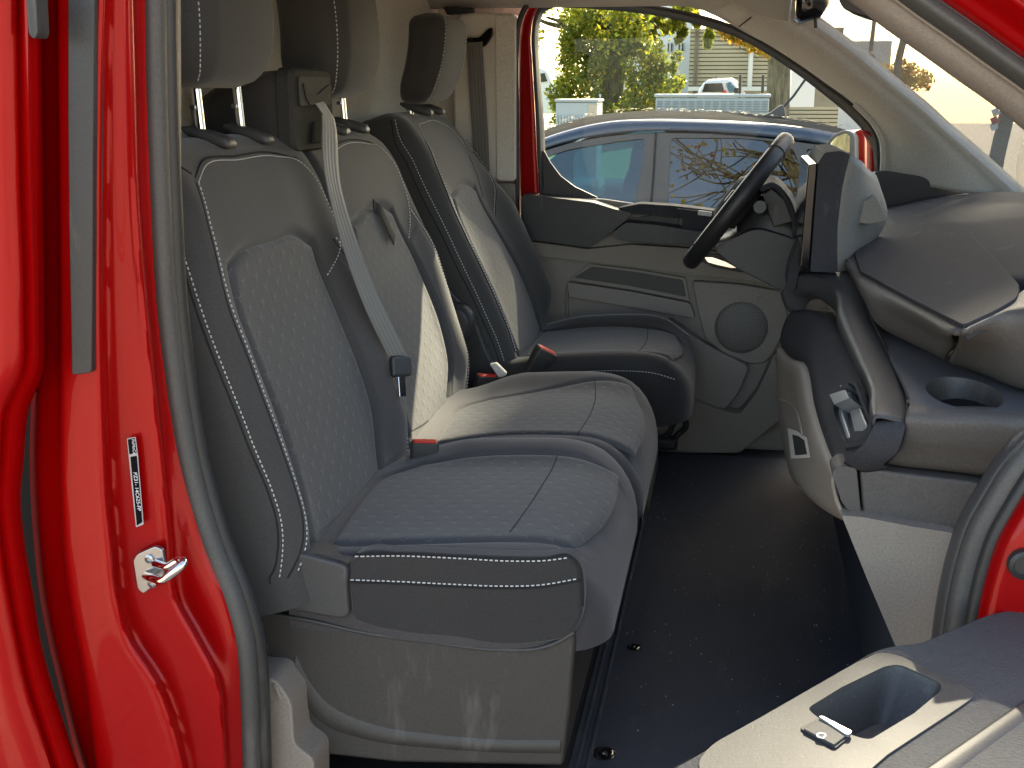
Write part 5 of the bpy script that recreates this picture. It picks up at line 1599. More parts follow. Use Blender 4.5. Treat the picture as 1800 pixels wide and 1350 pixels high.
v, f = prism(rpoly(sb, .002) - A(0, 0, .0015), (0, 0, .003)); swt = mobj('window_switch', v, f, MAT['dark'], pd, bevel=.0015)
bar_ = PL([(1438, 1264), (1446, 1263), (1498, 1290), (1494, 1296), (1486, 1296)], Z=AZ + .004)
v, f = prism(rpoly(bar_, .0015), (0, 0, .003)); mobj('switch_edge', v, f, sil, swt, bevel=.0015)
ic = PL([(1434, 1291), (1440, 1287), (1452, 1289), (1453, 1294), (1448, 1299), (1436, 1296)], Z=AZ + .0056)
v, f = plate_hole(rpoly(ic, .001), [ic.mean(0) + (rpoly(ic, .001) - ic.mean(0)) * .55], (0, 0, .0002)); mobj('window_symbol', v, f, wht, swt, smooth=False)
# rim between armrest and door skin, dark slot, outer skin
q0 = PL([(1560, 1400), (1690, 1310), (1830, 1215), (1960, 1140)], Z=AZ); q1 = PL([(1640, 1400), (1740, 1325), (1860, 1240), (1960, 1175)], Z=AZ - .004); q2 = PL([(1700, 1400), (1775, 1340), (1880, 1262), (1980, 1195)], Z=AZ - .03); q3 = PL([(1790, 1410), (1850, 1350), (1930, 1285), (2000, 1230)], Z=AZ - .03)
patch_obj('outer_rail', [q0 + A(0, 0, .002), q0 * .5 + q1 * .5 + A(0, 0, .004), q1 + A(0, 0, .002), q1 + A(.002, -.002, -.02)], 16, 20, bez, pd, solid=.003, sharp=0)
patch_obj('rail_slot', [q1 + A(0, 0, -.01), q2], 4, 20, MAT['black'], pd, solid=.003, sharp=0)
patch_obj('door_skin', [q2 + A(0, 0, .012), q3], 4, 20, MAT['beige'], pd, solid=.003, sharp=0)
# ================================================================== outside
def outmat(name, col, rough=.7, var=.15, sc=2.0, bump=None, spec=.2):
    t = NT(name)
    co = t.coord('Object')
    c = t.mix(t.noise(co, sc, 5, .6), tuple(x * (1 - var) for x in col), tuple(min(1, x * (1 + var)) for x in col))
    nb = t.bump(t.noise(co, bump[0], 4), bump[1], bump[2]) if bump else None
    t.bsdf(c, rough, 0, nb, Specular_IOR_Level=spec)
    return t.m

# ------------------------------------------------------------------ the parked car beside the van
YC, YR, YB = 4.0, 4.85, 5.7
car = thing('parked_car', (-.2, 4.85, GZ), 'blue-grey car parked beside the van, seen through the driver window', 'car')
cpaint = paint('blue_grey_car_paint', (.045, .065, .095), metal=.2, rough=.5, coat=.8)
cfr = plastic('car_window_frame', (.075, .07, .066), .5)
cgl = glass('car_glass', (.36, .58, .62), 2.2)
cgl2 = glass('tinted_car_glass', (.10, .15, .20), 3.4)
crest = [(820, 290), (900, 246), (955, 230), (1000, 214), (1060, 201), (1130, 196), (1200, 197), (1300, 203), (1380, 211), (1450, 222), (1520, 240), (1600, 275)]
rail = [(800, 325), (900, 274), (955, 246), (1000, 231), (1070, 216), (1150, 212), (1220, 213), (1300, 216), (1380, 222), (1450, 232), (1520, 252), (1600, 295)]
band_ = [(800, 350), (900, 292), (957, 262), (1000, 249), (1050, 239), (1100, 233), (1158, 230), (1250, 232), (1350, 240), (1430, 250), (1500, 266), (1600, 310)]
a = spline(PL(crest, Y=YR), 60); b = spline(PL(rail, Y=YC + .06), 60); c_ = spline(PL(band_, Y=YC + .02), 60)
mir = lambda q: q * A(1, -1, 1) + A(0, 2 * YR, 0)
bs = b + (a - b) * .12 + A(0, 0, .014)
g = patch([b, bs, a * .45 + b * .55 + A(0, 0, .016), a, mir(a * .45 + b * .55 + A(0, 0, .016)), mir(bs), mir(b)], 40, 60)
mobj('roof', g.reshape(-1, 3), grid_faces(40, 60), outmat('dusty_roof', (.060, .056, .050), 1.0, .35, 9, spec=0), car, solid=.01, sharp=0)
for fn in ((lambda q: q), mir):
    gr_ = patch([fn(c_), fn(c_ * .5 + b * .5 + A(0, -.018, 0)), fn(b + A(0, 0, .001))], 8, 60)
    mobj('roof_rail', gr_.reshape(-1, 3), grid_faces(8, 60), cpaint, car, solid=.008, sharp=0)
SH = lambda q: np.c_[q[:, 0], q[:, 1] + .24 * (q[:, 2] - P(1150, 235, Y=YC)[2]), q[:, 2]]
fr_out = [(957, 265), (1000, 252), (1050, 242), (1100, 236), (1158, 233), (1250, 235), (1350, 243), (1430, 253), (1500, 268), (1560, 290), (1560, 400), (900, 400), (870, 320), (900, 295)]
w1 = [(930, 300), (963, 276), (1000, 263), (1080, 250), (1135, 243), (1128, 300), (1115, 362), (930, 362)]
w2 = [(1179, 243), (1300, 243), (1352, 248), (1392, 258), (1415, 312), (1420, 330), (1395, 348), (1340, 362), (1176, 362)]
w3 = [(1415, 260), (1450, 268), (1480, 300), (1482, 320), (1440, 325)]
for nm, yy, vec in (('window_frame', YC, .03), ('far_window_frame', 2 * YR - YC, .03)):
    o_ = SH(PL(fr_out, Y=YC + .02)); hs = [SH(PL(w, Y=YC + .02)) for w in (w1, w2, w3)]
    if nm[0] == 'f': o_, hs = mir(o_), [mir(h) for h in hs]
    hs = [rpoly(h, .03) for h in hs]
    v, f = plate_hole(o_, hs, (0, vec, 0)); mobj(nm, v, f, cfr, car, bevel=.004)
    for w, m in zip(hs, (cgl, cgl2, cgl2)):
        v, f = prism(w + A(0, .012, 0), (0, .004, 0)); mobj('window', v, f, m, car, smooth=False)
v, f = sweep(SH(PL([(1153, 233), (1150, 300), (1146, 365)], Y=YC + .017)), circ(.006, 6)); mobj('door_gap', v, f, MAT['black'], car)
v, f = sweep(spline(PL([(1130, 362), (1250, 366), (1340, 362), (1390, 350), (1430, 328), (1460, 310)], Y=YC - .01), 30), circ(.011, 8)); mobj('chrome_strip', v, f, MAT['chrome'], car)
# lower body, wheels
zb = P(1150, 362, Y=YC)[2]
xl, xr = P(700, 362, Y=YC)[0], P(1720, 362, Y=YC)[0]
prof = A((xl, 0, GZ + .35), (xl + .02, 0, zb - .28), (xl + .5, 0, zb - .08), (P(900, 390, Y=YC)[0], 0, zb + .01), (P(1450, 362, Y=YC)[0], 0, zb + .03), (P(1580, 362, Y=YC)[0], 0, zb + .0), (xr, 0, zb - .12), (xr + .03, 0, GZ + .4), (xr - .1, 0, GZ + .2), (xl + .1, 0, GZ + .2))
v, f = prism(rpoly(prof, .08) + A(0, YC - .06, 0), (0, 2 * (YR - YC) + .12, 0)); mobj('lower_body', v, f, cpaint, car, bevel=.05, seg=4)
tyre = simple('tyre_rubber', (.02, .02, .02), .8)
for wx in (xl + .62, xr - .62):
    for wy_ in (YC - .07, 2 * YR - YC - .12):
        v, f = loft([np.c_[wx + circ(r, 28)[:, 0], np.full(28, wy_ + dy), GZ + .32 + circ(r, 28)[:, 1]] for r, dy in ((.22, 0), (.31, .01), (.32, .05), (.32, .15), (.31, .19), (.22, .2))])
        w_ = mobj('wheel', v, f, tyre, car, sharp=40)
        v, f = loft([np.c_[wx + circ(r, 20)[:, 0], np.full(20, wy_ + dy), GZ + .32 + circ(r, 20)[:, 1]] for r, dy in ((.21, .0), (.19, .03), (.05, .02))]); mobj('rim', v, f, MAT['steel'], w_)
# windscreen and rear window of that car
fsx = spline(PL([(900, 270), (820, 320), (760, 362)], Y=YC + .1), 8); v = np.array([fsx, mir(fsx)]); mobj('windscreen', v.reshape(-1, 3), grid_faces(2, 8), cgl, car)
fsx = spline(PL([(1590, 280), (1640, 330), (1660, 362)], Y=YC + .1), 8); v = np.array([fsx, mir(fsx)]); mobj('rear_window', v.reshape(-1, 3), grid_faces(2, 8), cgl2, car)
# seats inside it
for k, (u, y_) in enumerate(((1120, YC + .45), (1120, YC + 1.2), (1400, YC + .45), (1400, YC + 1.2))):
    c = P(u, 300, Y=y_)
    v, f = loft([np.c_[c[0] + dx + rrect(d, w, .04, 4)[:, 0], y_ + rrect(d, w, .04, 4)[:, 1], np.full(20, z)] for z, d, w, dx in ((zb - .35, .14, .46, -.1), (zb - .1, .12, .46, -.04), (zb + .10, .10, .42, .0), (zb + .14, .08, .2, .01), (zb + .16, .10, .26, .01), (zb + .27, .10, .26, .03), (zb + .30, .06, .2, .03))])
    mobj('seat', v, f, simple('car_seat_grey', (.06, .07, .09), .8), car, sharp=0)
# shark fin with its whip
s0 = PL([(1339, 204), (1355, 197), (1371, 185), (1377, 184), (1380, 192), (1382, 204), (1381, 209), (1360, 208)], Y=YR - .02)
v, f = prism(s0, (0, .05, 0)); an = mobj('antenna_fin', v, f, cfr, car, bevel=.012)
v, f = sweep(PL([(1375, 190), (1394, 170), (1416, 139)], Y=YR), circ(.008, 6)); mobj('antenna_whip', v, f, MAT['blk'], an)
# dust and leaf litter on its roof
mb = MB()
for i in range(420):
    t = rng.uniform(.2, .6); s = rng.uniform(.22, .95)
    q = g[int(t * 39), int(s * 59)] + A(rng.normal(0, .04), rng.normal(0, .04), .016)
    a0 = rng.uniform(0, 6.28); r = rng.uniform(.006, .016)
    mb.add([q + A(r * math.cos(a0 + k), r * math.sin(a0 + k), rng.uniform(0, .004)) for k in (0, 2.1, 4.2)], [(0, 1, 2)])
lt_ = mb.build('leaf_litter', outmat('dry_leaf', (.28, .20, .10)), None, smooth=False)
tag(lt_, 'dry leaf litter scattered on the roof of the parked car', 'leaves', kind='stuff')

# ------------------------------------------------------------------ utility cabinets
cabm = plastic('cabinet_grey_green', (.42, .46, .44), .55, 300, .1, .08)
def cabinet(label, px, Yc, depth, louv=True):
    """px: left x, right x, top y at left, top y at right"""
    x0, x1, y0, y1 = px
    A0, A1 = P(x0, y0, Y=Yc), P(x1, y1, Y=Yc)
    zt = (A0[2] + A1[2]) / 2
    zl, zr = A0[2], A1[2]
    t = thing('utility_cabinet', ((A0[0] + A1[0]) / 2, Yc + depth / 2, GZ), label, 'cabinet', 'utility cabinets by the road')
    W = A1[0] - A0[0]
    v, f = box((A0[0] + W / 2, Yc + depth / 2, (zt + GZ) / 2), (W, depth, zt - GZ)); mobj('body', v, f, cabm, t, bevel=.01)
    v, f = box((A0[0] + W / 2, Yc + depth / 2, zt + .02), (W + .03, depth + .04, .03)); mobj('lid', v, f, cabm, t, bevel=.012)
    return t, A0[0], W, zt
cb2, x0, W, zt = cabinet('long pale green-grey utility cabinet with louvres and a yellow warning triangle', (1153, 1352, 166, 178), 9.2, .45)
for r in range(4):
    for k in range(14):
        v, f = box((x0 + W * (k + .5) / 14, 9.192, zt - .035 - r * .022), (W / 14 * .72, .012, .008)); mobj('louvre', v, f, simple('louvre_grey', (.20, .23, .23), .6) if (r == 0 and k == 0) else bpy.data.materials['louvre_grey'], cb2, smooth=False)
v, f = box((x0 + W / 2, 9.195, zt - .125), (W, .014, .012)); mobj('joint', v, f, bpy.data.materials['louvre_grey'], cb2, smooth=False)
v, f = box((x0 + W * .6, 9.195, zt - .45), (.010, .014, .63)); mobj('door_joint', v, f, bpy.data.materials['louvre_grey'], cb2, smooth=False)
tri = A((x0 + W * .80, 9.185, zt - .345), (x0 + W * .85, 9.185, zt - .345), (x0 + W * .825, 9.185, zt - .245)); v, f = prism(tri, (0, .004, 0)); mobj('warning_triangle', v, f, simple('warning_yellow', (.85, .42, .02), .5), cb2, smooth=False)
text_obj('cabinet_number', 'R 78', .075, (x0 + W * .87, 9.185, zt - .215), (1, 0, 0), (0, 0, 1), simple('cabinet_print', (.06, .07, .08), .6), cb2)
cb1, x0, W, zt = cabinet('small pale utility cabinet with upright ribs beside the leafy tree', (977, 1050, 179, 181), 10.6, .5)
for k in range(11):
    v, f = box((x0 + W * (k + .5) / 14, 10.595, zt - .45), (.018, .02, .62)); mobj('rib', v, f, cabm, cb1, bevel=.004)
v, f = box((x0 + W * .89, 10.592, zt - .35), (W * .2, .02, .66)); mobj('end_panel', v, f, outmat('cabinet_beige', (.55, .45, .33)), cb1, bevel=.004)

# ------------------------------------------------------------------ buildings
ground_pts = None
bl = thing('slatted_building', P(1290, 200, Y=34) * A(1, 1, 0) + A(0, 0, GZ), 'beige building clad in narrow horizontal boards behind the parked car', 'building')
X0, X1, X2 = P(1212, 100, Y=34)[0], P(1352, 100, Y=34)[0], P(1480, 100, Y=34)[0]
ztop = P(1280, 50, Y=34)[2]
v, f = box(((X0 + X2) / 2, 38, (ztop + GZ) / 2), (X2 - X0, 8, ztop - GZ)); mobj('wall', v, f, outmat('board_gap_brown', (.10, .08, .05), .9), bl, smooth=False)
bm_ = outmat('board_light', (.44, .37, .24), .8, .2, 1.0)
zz = GZ + .6; k = 0
me0 = None
while zz < ztop - .05:
    v, f = box((0, 0, 0), (X2 - X0, .05, .085))
    if me0 is None:
        o = mobj('board', v, f, bm_, bl, smooth=False); me0 = o.data; loc0 = o.location.copy()
    else:
        o = bpy.data.objects.new('board', me0); COL.objects.link(o); o.parent = bl
    o.location = loc0 + Vector(((X0 + X2) / 2 + 0, 33.97 + .008 * (k % 3), zz)); zz += .118; k += 1
for u in (1222, 1226):
    c = P(u, 100, Y=33.8); v, f = sweep(A((c[0], 33.8, GZ + .5), (c[0], 33.8, ztop)), circ(.03, 8)); mobj('downpipe', v, f, outmat('pipe_brown', (.16, .13, .09)) if u == 1222 else bpy.data.materials['pipe_brown'], bl)
c = P(1320, 100, Y=33.7); v, f = sweep(A((c[0], 33.7, P(1318, 152, Y=33.7)[2]), (c[0], 33.7, ztop + 1)), circ(.07, 8)); mobj('lamp_pole', v, f, outmat('pole_pale', (.7, .68, .6)), bl)
v, f = box(((X0 + X2) / 2, 33.7, P(1300, 156, Y=33.7)[2]), (X2 - X0, .1, .12)); mobj('base_rail', v, f, bpy.data.materials['pole_pale'], bl, smooth=False)
wb = thing('white_building', P(1170, 200, Y=38) * A(1, 1, 0) + A(0, 0, GZ), 'bright white building with two small windows behind the leafy tree', 'building')
xa, xb = P(1040, 100, Y=38)[0], P(1215, 100, Y=38)[0]
v, f = box(((xa + xb) / 2, 42.2, 3), (xb - xa, 8, 8)); mobj('wall', v, f, outmat('white_render', (.78, .76, .72), .9, .05), wb, smooth=False)
for u in (1178, 1197):
    c = P(u, 83, Y=38.15)
    v, f = box((c[0], 38.17, c[2]), (.16, .08, .26)); w_ = mobj('window', v, f, MAT['gloss'], wb, smooth=False)
    v, f = box((c[0], 38.12, c[2]), (.04, .03, .26)); mobj('glazing_bar', v, f, bpy.data.materials['white_render'], w_, smooth=False)
# pale garage-like building at the right
gb_ = thing('garage', P(1420, 190, Y=24) * A(1, 1, 0) + A(0, 0, GZ), 'white garage with grey brick side right of the bark-covered trunk', 'building')
xa, xb, xc = P(1391, 150, Y=24)[0], P(1433, 150, Y=24)[0], P(1480, 150, Y=24)[0]
zt = P(1410, 118, Y=24)[2]
zl0 = P(1410, 188, Y=24)[2]
v, f = box(((xa + xb) / 2, 26, (zt + zl0) / 2), (xb - xa, 4, zt - zl0)); mobj('wall', v, f, bpy.data.materials['white_render'], gb_, smooth=False)
v, f = box(((xb + xc) / 2 + .01, 26.2, (zt + zl0) / 2 - .1), (xc - xb, 4, zt - zl0 - .2)); mobj('brick_side', v, f, outmat('grey_brick', (.28, .25, .18), .8, .3, 6), gb_, smooth=False)
# house seen through the windscreen
hs = thing('pale_house', P(1560, 150, Y=42) * A(1, 1, 0) + A(0, 0, GZ), 'pale house with one framed window seen through the windscreen', 'building')
HY = 44.0
xa, xb = P(1440, 100, Y=HY)[0], P(1566, 100, Y=HY)[0]
v, f = box(((xa + xb) / 2, HY + 3, 1.0), (xb - xa, 6, 3.4)); mobj('wall', v, f, bpy.data.materials['white_render'], hs, smooth=False)
wfm = outmat('window_frame_grey', (.45, .45, .40))
for (ua, ub, va, vb) in ((1500, 1525, 42, 74),):
    a0, b0 = P(ua, va + 70, Y=HY - .02), P(ub, vb + 70, Y=HY - .02)
    v, f = plate_hole(A((a0[0], HY - .05, a0[2]), (b0[0], HY - .05, a0[2]), (b0[0], HY - .05, b0[2]), (a0[0], HY - .05, b0[2])), [A((a0[0] + .06, HY - .05, a0[2] - .06), (b0[0] - .06, HY - .05, a0[2] - .06), (b0[0] - .06, HY - .05, b0[2] + .06), (a0[0] + .06, HY - .05, b0[2] + .06))], (0, .08, 0))
    w_ = mobj('window', v, f, wfm, hs, smooth=False)
    v, f = box(((a0[0] + b0[0]) / 2, HY - .01, (a0[2] + b0[2]) / 2), (b0[0] - a0[0], .01, a0[2] - b0[2])); mobj('pane', v, f, MAT['gloss'] if ua == 1658 else outmat('pale_blind', (.7, .68, .62)), w_, smooth=False)

# ------------------------------------------------------------------ far white car
fc = thing('white_car', P(1262, 180, Y=24) * A(1, 1, 0) + A(0, 0, GZ), 'small white car seen from behind over the long cabinet', 'car')
wp = paint('white_car_paint', (.75, .77, .78), metal=0)
def fpt(u, v, y=0): return P(u, v, Y=24 + y)
sil_ = [(1225, 200), (1226, 164), (1234, 150), (1240, 142), (1248, 140), (1280, 139), (1288, 142), (1296, 152), (1302, 163), (1303, 200)]
v, f = loft([PL(sil_, Y=24), PL([(u + 6, v - 3) for u, v in sil_], Y=25.5), PL([(u + 10, v + 6) for u, v in sil_], Y=27)]); mobj('body', v, f, wp, fc, bevel=.05)
v, f = prism(PL([(1234, 162), (1239, 147), (1270, 146), (1273, 162)], Y=23.97), (0, .03, 0)); mobj('rear_window', v, f, MAT['gloss'], fc, bevel=.01)
v, f = prism(PL([(1275, 147), (1284, 144), (1297, 160), (1282, 164)], Y=23.96), (0, .03, 0)); mobj('side_window', v, f, glass('pale_blue_glass', (.5, .7, .8), 2), fc, bevel=.01)
v, f = prism(PL([(1268, 163), (1275, 158), (1278, 163)], Y=23.95), (0, .03, 0)); mobj('tail_light', v, f, MAT['redbtn'], fc, bevel=.005)
v, f = box(fpt(1297, 159), (.16, .12, .12)); mobj('door_mirror', v, f, MAT['gloss'], fc, bevel=.03)
v, f = sweep(PL([(1258, 140), (1259, 133)], Y=24.3), circ(.012, 6)); mobj('antenna', v, f, MAT['blk'], fc)
lv = thing('white_van', P(957, 190, Y=26) * A(1, 1, 0) + A(0, 0, GZ), 'white van far off at the left edge of the driver window', 'van')
v, f = prism(rpoly(PL([(930, 200), (930, 125), (950, 118), (962, 124), (972, 150), (974, 200)], Y=26), .1), (0, 2, 0)); mobj('body', v, f, wp, lv, bevel=.05)
v, f = prism(PL([(946, 145), (948, 130), (957, 128), (962, 143)], Y=25.97), (0, .03, 0)); mobj('window', v, f, MAT['gloss'], lv)
# fence posts
for i, u in enumerate((1301, 1341, 1381)):
    c = P(u, 165, Y=20)
    v, f = sweep(A((c[0], 20, GZ), (c[0] - .01, 20, P(u, 132, Y=20)[2])), circ(.03, 8))
    tag(mobj('fence_post', v, f, MAT['blk']), ['dark post right of the white car', 'dark post left of the bark-covered trunk', 'dark post right of the bark-covered trunk'][i], 'post', 'posts behind the cabinets')

# ------------------------------------------------------------------ trees
def bark_mat():
    t = NT('bark')
    co = t.coord('Object', (6, 6, 1.2))
    n = t.noise(co, 3.0, 6, .7)
    c = t.mix(t.ramp(n, .35, .65), (.045, .040, .025), (.20, .175, .10))
    t.bsdf(c, .9, 0, t.bump(n, .9, .06))
    return t.m
BARK = bark_mat()
def leaf_mat(name, c1, c2, c3):
    t = NT(name)
    ge = t.n('ShaderNodeNewGeometry')
    r = ge.outputs['Random Per Island']
    c = t.mix(t.ramp(r, 0, .7), c1, c2); c = t.mix(t.ramp(r, .7, 1.0), c, c3)
    d = t.n('ShaderNodeBsdfPrincipled'); d.inputs['Roughness'].default_value = .45; t.l(c, d.inputs['Base Color'])
    tr = t.n('ShaderNodeBsdfTranslucent'); t.l(c, tr.inputs['Color'])
    mx = t.n('ShaderNodeMixShader'); mx.inputs[0].default_value = .55
    t.l(d.outputs[0], mx.inputs[1]); t.l(tr.outputs[0], mx.inputs[2]); t.l(mx.outputs[0], t.out.inputs[0])
    return t.m
LEAF_G = leaf_mat('green_leaves', (.10, .15, .022), (.19, .22, .028), (.46, .38, .03))
LEAF_Y = leaf_mat('autumn_leaves', (.24, .20, .025), (.48, .34, .03), (.48, .16, .03))
def limb(path, r0, r1, n=24, k=10):
    p = spline(path, n); sc = np.linspace(r0, r1, n)
    return sweep(p, circ(1.0, k), scale=sc)
def leaves(centres, rad, per, size, squash=1.0):
    N = len(centres) * per
    c = np.repeat(np.asarray(centres, float), per, 0)
    d = rng.normal(size=(N, 3)); d /= np.linalg.norm(d, axis=1)[:, None]
    rr = np.repeat(np.asarray(rad, float), per) * rng.uniform(.25, 1.0, N) ** .6
    c = c + d * rr[:, None] * A(1, 1, squash)
    u = rng.normal(size=(N, 3)); u /= np.linalg.norm(u, axis=1)[:, None]
    w = rng.normal(size=(N, 3)); w -= u * np.sum(u * w, 1)[:, None]; w /= np.linalg.norm(w, axis=1)[:, None]
    s = size * rng.uniform(.6, 1.3, N)[:, None]
    V = np.stack([c - u * s, c + w * s * .5, c + u * s, c - w * s * .5], 1).reshape(-1, 3)
    Fc = np.arange(N * 4).reshape(N, 4)
    return V, Fc
def crown(name, parts, mat, parent):
    V = np.vstack([p[0] for p in parts]); k = 0; Fs = []
    for p in parts: Fs.append(p[1] + k); k += len(p[0])
    return mobj(name, V, np.vstack(Fs), mat, parent, smooth=False)
YT = 17.0
tr_ = thing('ivy_clad_tree', P(1080, 195, Y=YT) * A(1, 1, 0) + A(0, 0, GZ), 'leafy green and yellow tree thick with leaves down its trunk behind the parked car', 'tree')
def T(u, v, dy=0): return P(u, v, Y=YT + dy)
mb = MB()
mb.add(*limb(A(tuple(T(1078, 240)), tuple(T(1076, 180)), tuple(T(1082, 120)), tuple(T(1090, 85))), .22, .15))
for pth, r0 in (([(1090, 88), (1070, 50), (1045, 20), (1020, -30)], .10), ([(1090, 88), (1105, 62), (1140, 42), (1180, 22), (1215, 5)], .09), ([(1092, 86), (1098, 40), (1110, -20), (1130, -80)], .11), ([(1100, 80), (1140, 55), (1170, 40), (1210, 20)], .06), ([(1020, 50), (985, 38), (960, 30)], .05), ([(1070, 60), (1010, 50), (960, 40), (920, 20)], .07)):
    mb.add(*limb(np.array([T(*q) for q in pth]), r0, .02))
mb.build('trunk', BARK, tr_)
cs, rs = [], []
for v_ in range(25, 215, 9):
    hw = np.interp(v_, [20, 60, 100, 150, 215], [70, 75, 85, 100, 105])
    cx = np.interp(v_, [20, 100, 200], [1060, 1075, 1075])
    for k in range(9):
        cs.append(T(cx + rng.uniform(-hw, hw), v_ + rng.uniform(-6, 6), rng.uniform(-.7, .7))); rs.append(rng.uniform(.14, .24))
for k in range(16):
    cs.append(T(1165 + rng.uniform(-22, 35), rng.uniform(95, 165), rng.uniform(-.4, .4))); rs.append(.10)
p1 = leaves(cs, rs, 90, .042)
crown('lower_crown', [p1], LEAF_G, tr_)
cs, rs = [], []
for k in range(150):
    cs.append(T(rng.uniform(880, 1150), rng.uniform(-260, 70), rng.uniform(-1.5, 1.5))); rs.append(rng.uniform(.14, .30))
for k in range(26):
    t = rng.uniform(0, 1); cs.append(T(1110 + 110 * t + rng.uniform(-8, 8), 60 - 50 * t + rng.uniform(-14, 22), rng.uniform(-.3, .3))); rs.append(.11)
for (u, v_, n_) in ((1200, 55, 4), (1195, 65, 3), (1248, 60, 4), (1246, 72, 3), (1243, 76, 2), (1225, 42, 4)):
    for k in range(n_): cs.append(T(u + rng.uniform(-4, 4), v_ + rng.uniform(-6, 6))); rs.append(.06)
p2 = leaves(cs, rs, 70, .048)
crown('upper_crown', [p2], LEAF_Y if False else leaf_mat('mixed_leaves', (.13, .18, .024), (.25, .27, .028), (.48, .38, .03)), tr_)
# a second autumn tree whose twigs hang into the view at the right
t2 = thing('autumn_tree', P(1367, 190, Y=12) * A(1, 1, 0) + A(0, 0, GZ), 'thick bark-covered trunk with overhanging autumn twigs right of the white car', 'tree')
def T2(u, v, dy=0): return P(u, v, Y=12 + dy)
mb = MB(); mb.add(*limb(A(tuple(T2(1366, 330)), tuple(T2(1367, 190)), tuple(T2(1369, 130)), tuple(T2(1371, 60)), tuple(T2(1380, -60))), .155, .11, 30, 18))
for pth in ([(1372, 20), (1340, 35), (1300, 55), (1262, 48)], [(1374, 0), (1330, 10), (1270, 30)], [(1330, 42), (1310, 68), (1300, 82), (1318, 92)]):
    mb.add(*limb(np.array([T2(*q, -.3) for q in pth]), .018, .004, 16, 6))
mb.build('trunk', BARK, t2)
cs, rs = [], []
for k in range(34):
    t = rng.uniform(0, 1); cs.append(T2(1262 + 80 * t + rng.uniform(-6, 6), 50 + 42 * t + rng.uniform(-10, 6), -.3 + rng.uniform(-.1, .1))); rs.append(.05)
for k in range(60):
    cs.append(T2(rng.uniform(1240, 1500), rng.uniform(-220, -10), rng.uniform(-.8, .8))); rs.append(rng.uniform(.15, .25))
small = leaves(cs, rs, 18, .035)
# added out-of-view leaf clusters, shaped to shade the dashboard and limit the sun patches
cs, rs = [], []
for k in range(460):
    y_ = 12 + rng.uniform(-.8, .8); p_ = rng.uniform(-.30, 3.0) if k % 3 else rng.uniform(-.30, .1); q_ = rng.uniform(-2.6, .84)
    cs.append(A(p_ + .17 * y_, y_, q_ + .65 * y_)); rs.append(rng.uniform(.16, .28))
cs2, rs2 = [], []
for k in range(230):
    y_ = 12 + rng.uniform(-.3, .3)
    cs2.append(A(rng.uniform(-.30, 1.5) + .17 * y_, y_, rng.uniform(.66, .875) + .65 * y_)); rs2.append(.13)
for k in range(90):
    y_ = 12 + rng.uniform(-.3, .3)
    cs2.append(A(rng.uniform(-1.5, -.64) + .17 * y_, y_, rng.uniform(-1.0, .48) + .65 * y_)); rs2.append(.13)
for k in range(40):
    y_ = 12 + rng.uniform(-.3, .3)
    cs2.append(A(rng.uniform(-.80, -.45) + .17 * y_, y_, rng.uniform(.90, 1.22) + .65 * y_)); rs2.append(.13)
crown('crown', [small, leaves(cs, rs, 46, .075), leaves(cs2, rs2, 60, .05)], LEAF_Y, t2)  # leaves of the visible twigs joined with the added shading clusters
mb = MB()
for e_ in ((2.4, 12, 8.0), (3.6, 12.3, 7.2), (4.6, 11.8, 8.0), (2.2, 11.7, 6.4)):
    mb.add(*limb(A(tuple(T2(1380, -60)), (1.2, 12, 5.2), (e_[0] * .75, e_[1], e_[2] * .8), e_), .10, .02, 24, 8))
tag(mb.build('added_limbs', BARK, t2), kind='stuff')  # added out of view to carry the shading clusters
# trunk in front of the house, with red and white tape
t3 = thing('leaning_trunk', P(1755, 300, Y=7.5) * A(1, 1, 0) + A(0, 0, GZ), 'grey leaning trunk with red-white tape seen through the windscreen', 'tree')
def T3(u, v, dy=0): return P(u, v, Y=7.5 + dy)
mb = MB(); mb.add(*limb(A(tuple(T3(1738, 420)), tuple(T3(1748, 300)), tuple(T3(1770, 200)), tuple(T3(1790, 100)), tuple(T3(1815, -50))), .060, .056, 30, 16)); mb.build('trunk', outmat('grey_bark', (.17, .16, .13), .9, .3, 8, (14, .8, .03)), t3)
tape = simple('tape_red', (.65, .05, .03), .5)
for i, (u, v_) in enumerate(((1755, 183), (1750, 197), (1748, 212), (1747, 222))):
    c = T3(u, v_, -.05); v, f = box(c, (.05, .02, .055), basis((1, 0, .45), (0, 0, 1))); mobj('tape', v, f, tape if i % 2 == 0 else wht, t3, bevel=.003)
for i, (pth, r) in enumerate((([(1532, 140), (1531, 88), (1537, 35), (1541, -30)], .035), ([(1575, 150), (1578, 115), (1590, 62), (1600, 0)], .06))):
    v, f = limb(np.array([P(u, v_, Y=16) for u, v_ in [(pth[0][0], 260)] + pth]), r, r * .8)
    o = mobj('thin_trunk', v, f, bpy.data.materials['grey_bark']); tag(o, ['thin trunk behind the round traffic sign', 'wavy grey trunk right of the traffic sign'][i], 'tree trunk', 'bare trunks before the house')
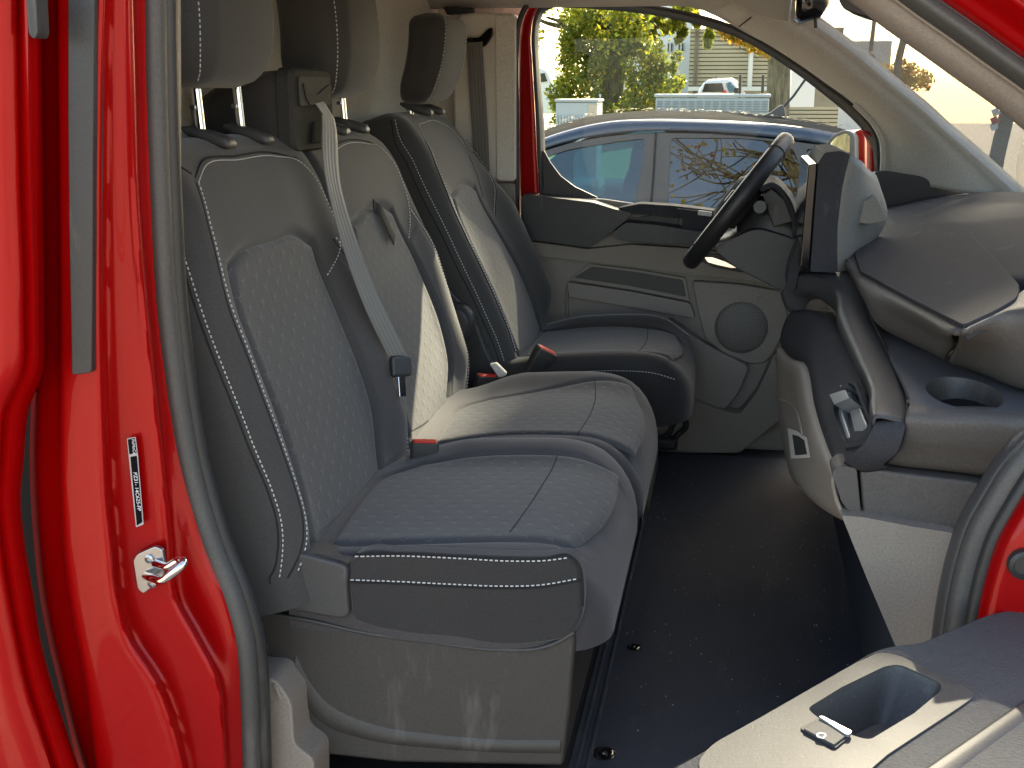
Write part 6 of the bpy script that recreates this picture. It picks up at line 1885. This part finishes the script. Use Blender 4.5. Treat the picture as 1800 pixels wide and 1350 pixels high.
# bare-branched tree across the road, behind the photographer, mirrored in paint and glass
bt = thing('bare_tree', (1.0, -7.5, GZ), 'tall thin-leaved tree on the near side, mirrored in the parked car window', 'tree')
mb = MB(); tips = []; rb = np.random.default_rng(3)
def branch(p, d, L, r, lvl):
    d = d / np.linalg.norm(d); q = p + d * L + rb.normal(0, .06 * L, 3)
    m_ = (p + q) / 2 + rb.normal(0, .05 * L, 3)
    mb.add(*limb(A(tuple(p), tuple(m_), tuple(q)), r, r * .6, 6, 5))
    if lvl == 0: tips.append(q); return
    for k in range(3 if lvl > 1 else 4):
        branch(p + (q - p) * rb.uniform(.5, 1.0), d + rb.normal(0, .60, 3) + A(0, 0, .10), L * rb.uniform(.62, .82), r * .58, lvl - 1)
branch(A(1.0, -7.5, GZ), A(.02, .05, 1), 3.9, .2, 5)
mb.build('trunk', BARK, bt)
crown('crown', [leaves(tips[::2], np.full(len(tips[::2]), .22), 5, .06)], LEAF_Y, bt)
# round no-stopping sign
sg = thing('traffic_sign', P(1531, 200, Y=15) * A(1, 1, 0) + A(0, 0, GZ), 'round blue and red traffic sign seen through the windscreen', 'traffic sign')
c = P(1530.5, 103, Y=15)
for nm, r, y_, mt_ in (('sign_rim', .062, 0, simple('sign_red', (.6, .03, .04), .4)), ('sign_face', .048, -.012, simple('sign_blue', (.04, .10, .5), .4))):
    v, f = loft([np.c_[c[0] + circ(r, 24)[:, 0], np.full(24, 15 + y_ + dy), c[2] + circ(r, 24)[:, 1]] for dy in (0, .008)]); mobj(nm, v, f, mt_, sg, sharp=40)
v, f = box((c[0], 14.98, c[2]), (.10, .006, .014), basis((1, 0, -1), (0, 0, 1)) @ np.eye(3)); mobj('sign_bar', v, f, bpy.data.materials['sign_red'], sg, smooth=False)
v, f = sweep(A((c[0], 15.02, GZ), (c[0], 15.02, c[2] + .1)), circ(.02, 8)); mobj('post', v, f, MAT['steel'], sg)
# grass verge at the far left and hedge in front of the house
v, f = A((-14, 11.5, GZ + .02), (-1.2, 11.5, GZ + .02), (-1.2, 40, GZ + .02), (-14, 40, GZ + .02)), [(0, 1, 2, 3)]
gr = mobj('grass', v, f, outmat('lawn', (.16, .17, .03), .9, .3, 3), smooth=False); tag(gr, kind='structure')
v, f = A((-30, 2.6, GZ + .004), (40, 2.6, GZ + .004), (40, 8.2, GZ + .004), (-30, 8.2, GZ + .004)), [(0, 1, 2, 3)]
rd = mobj('road', v, f, outmat('asphalt', (.11, .11, .115), .9, .2, 3), smooth=False); tag(rd, kind='structure')
cs = [P(rng.uniform(1545, 1640), rng.uniform(120, 150), Y=20 + rng.uniform(-.5, .5)) for k in range(26)]
hb = thing('shrub', (P(1590, 170, Y=20)) * A(1, 1, 0) + A(0, 0, GZ), 'low yellow-green shrub before the pale house', 'shrub')
crown('foliage', [leaves(cs, np.full(26, .16), 40, .05)], LEAF_Y, hb)
v, f = limb(A(tuple(P(1590, 175, Y=20)), tuple(P(1592, 130, Y=20))), .03, .01); mobj('stem', v, f, BARK, hb)
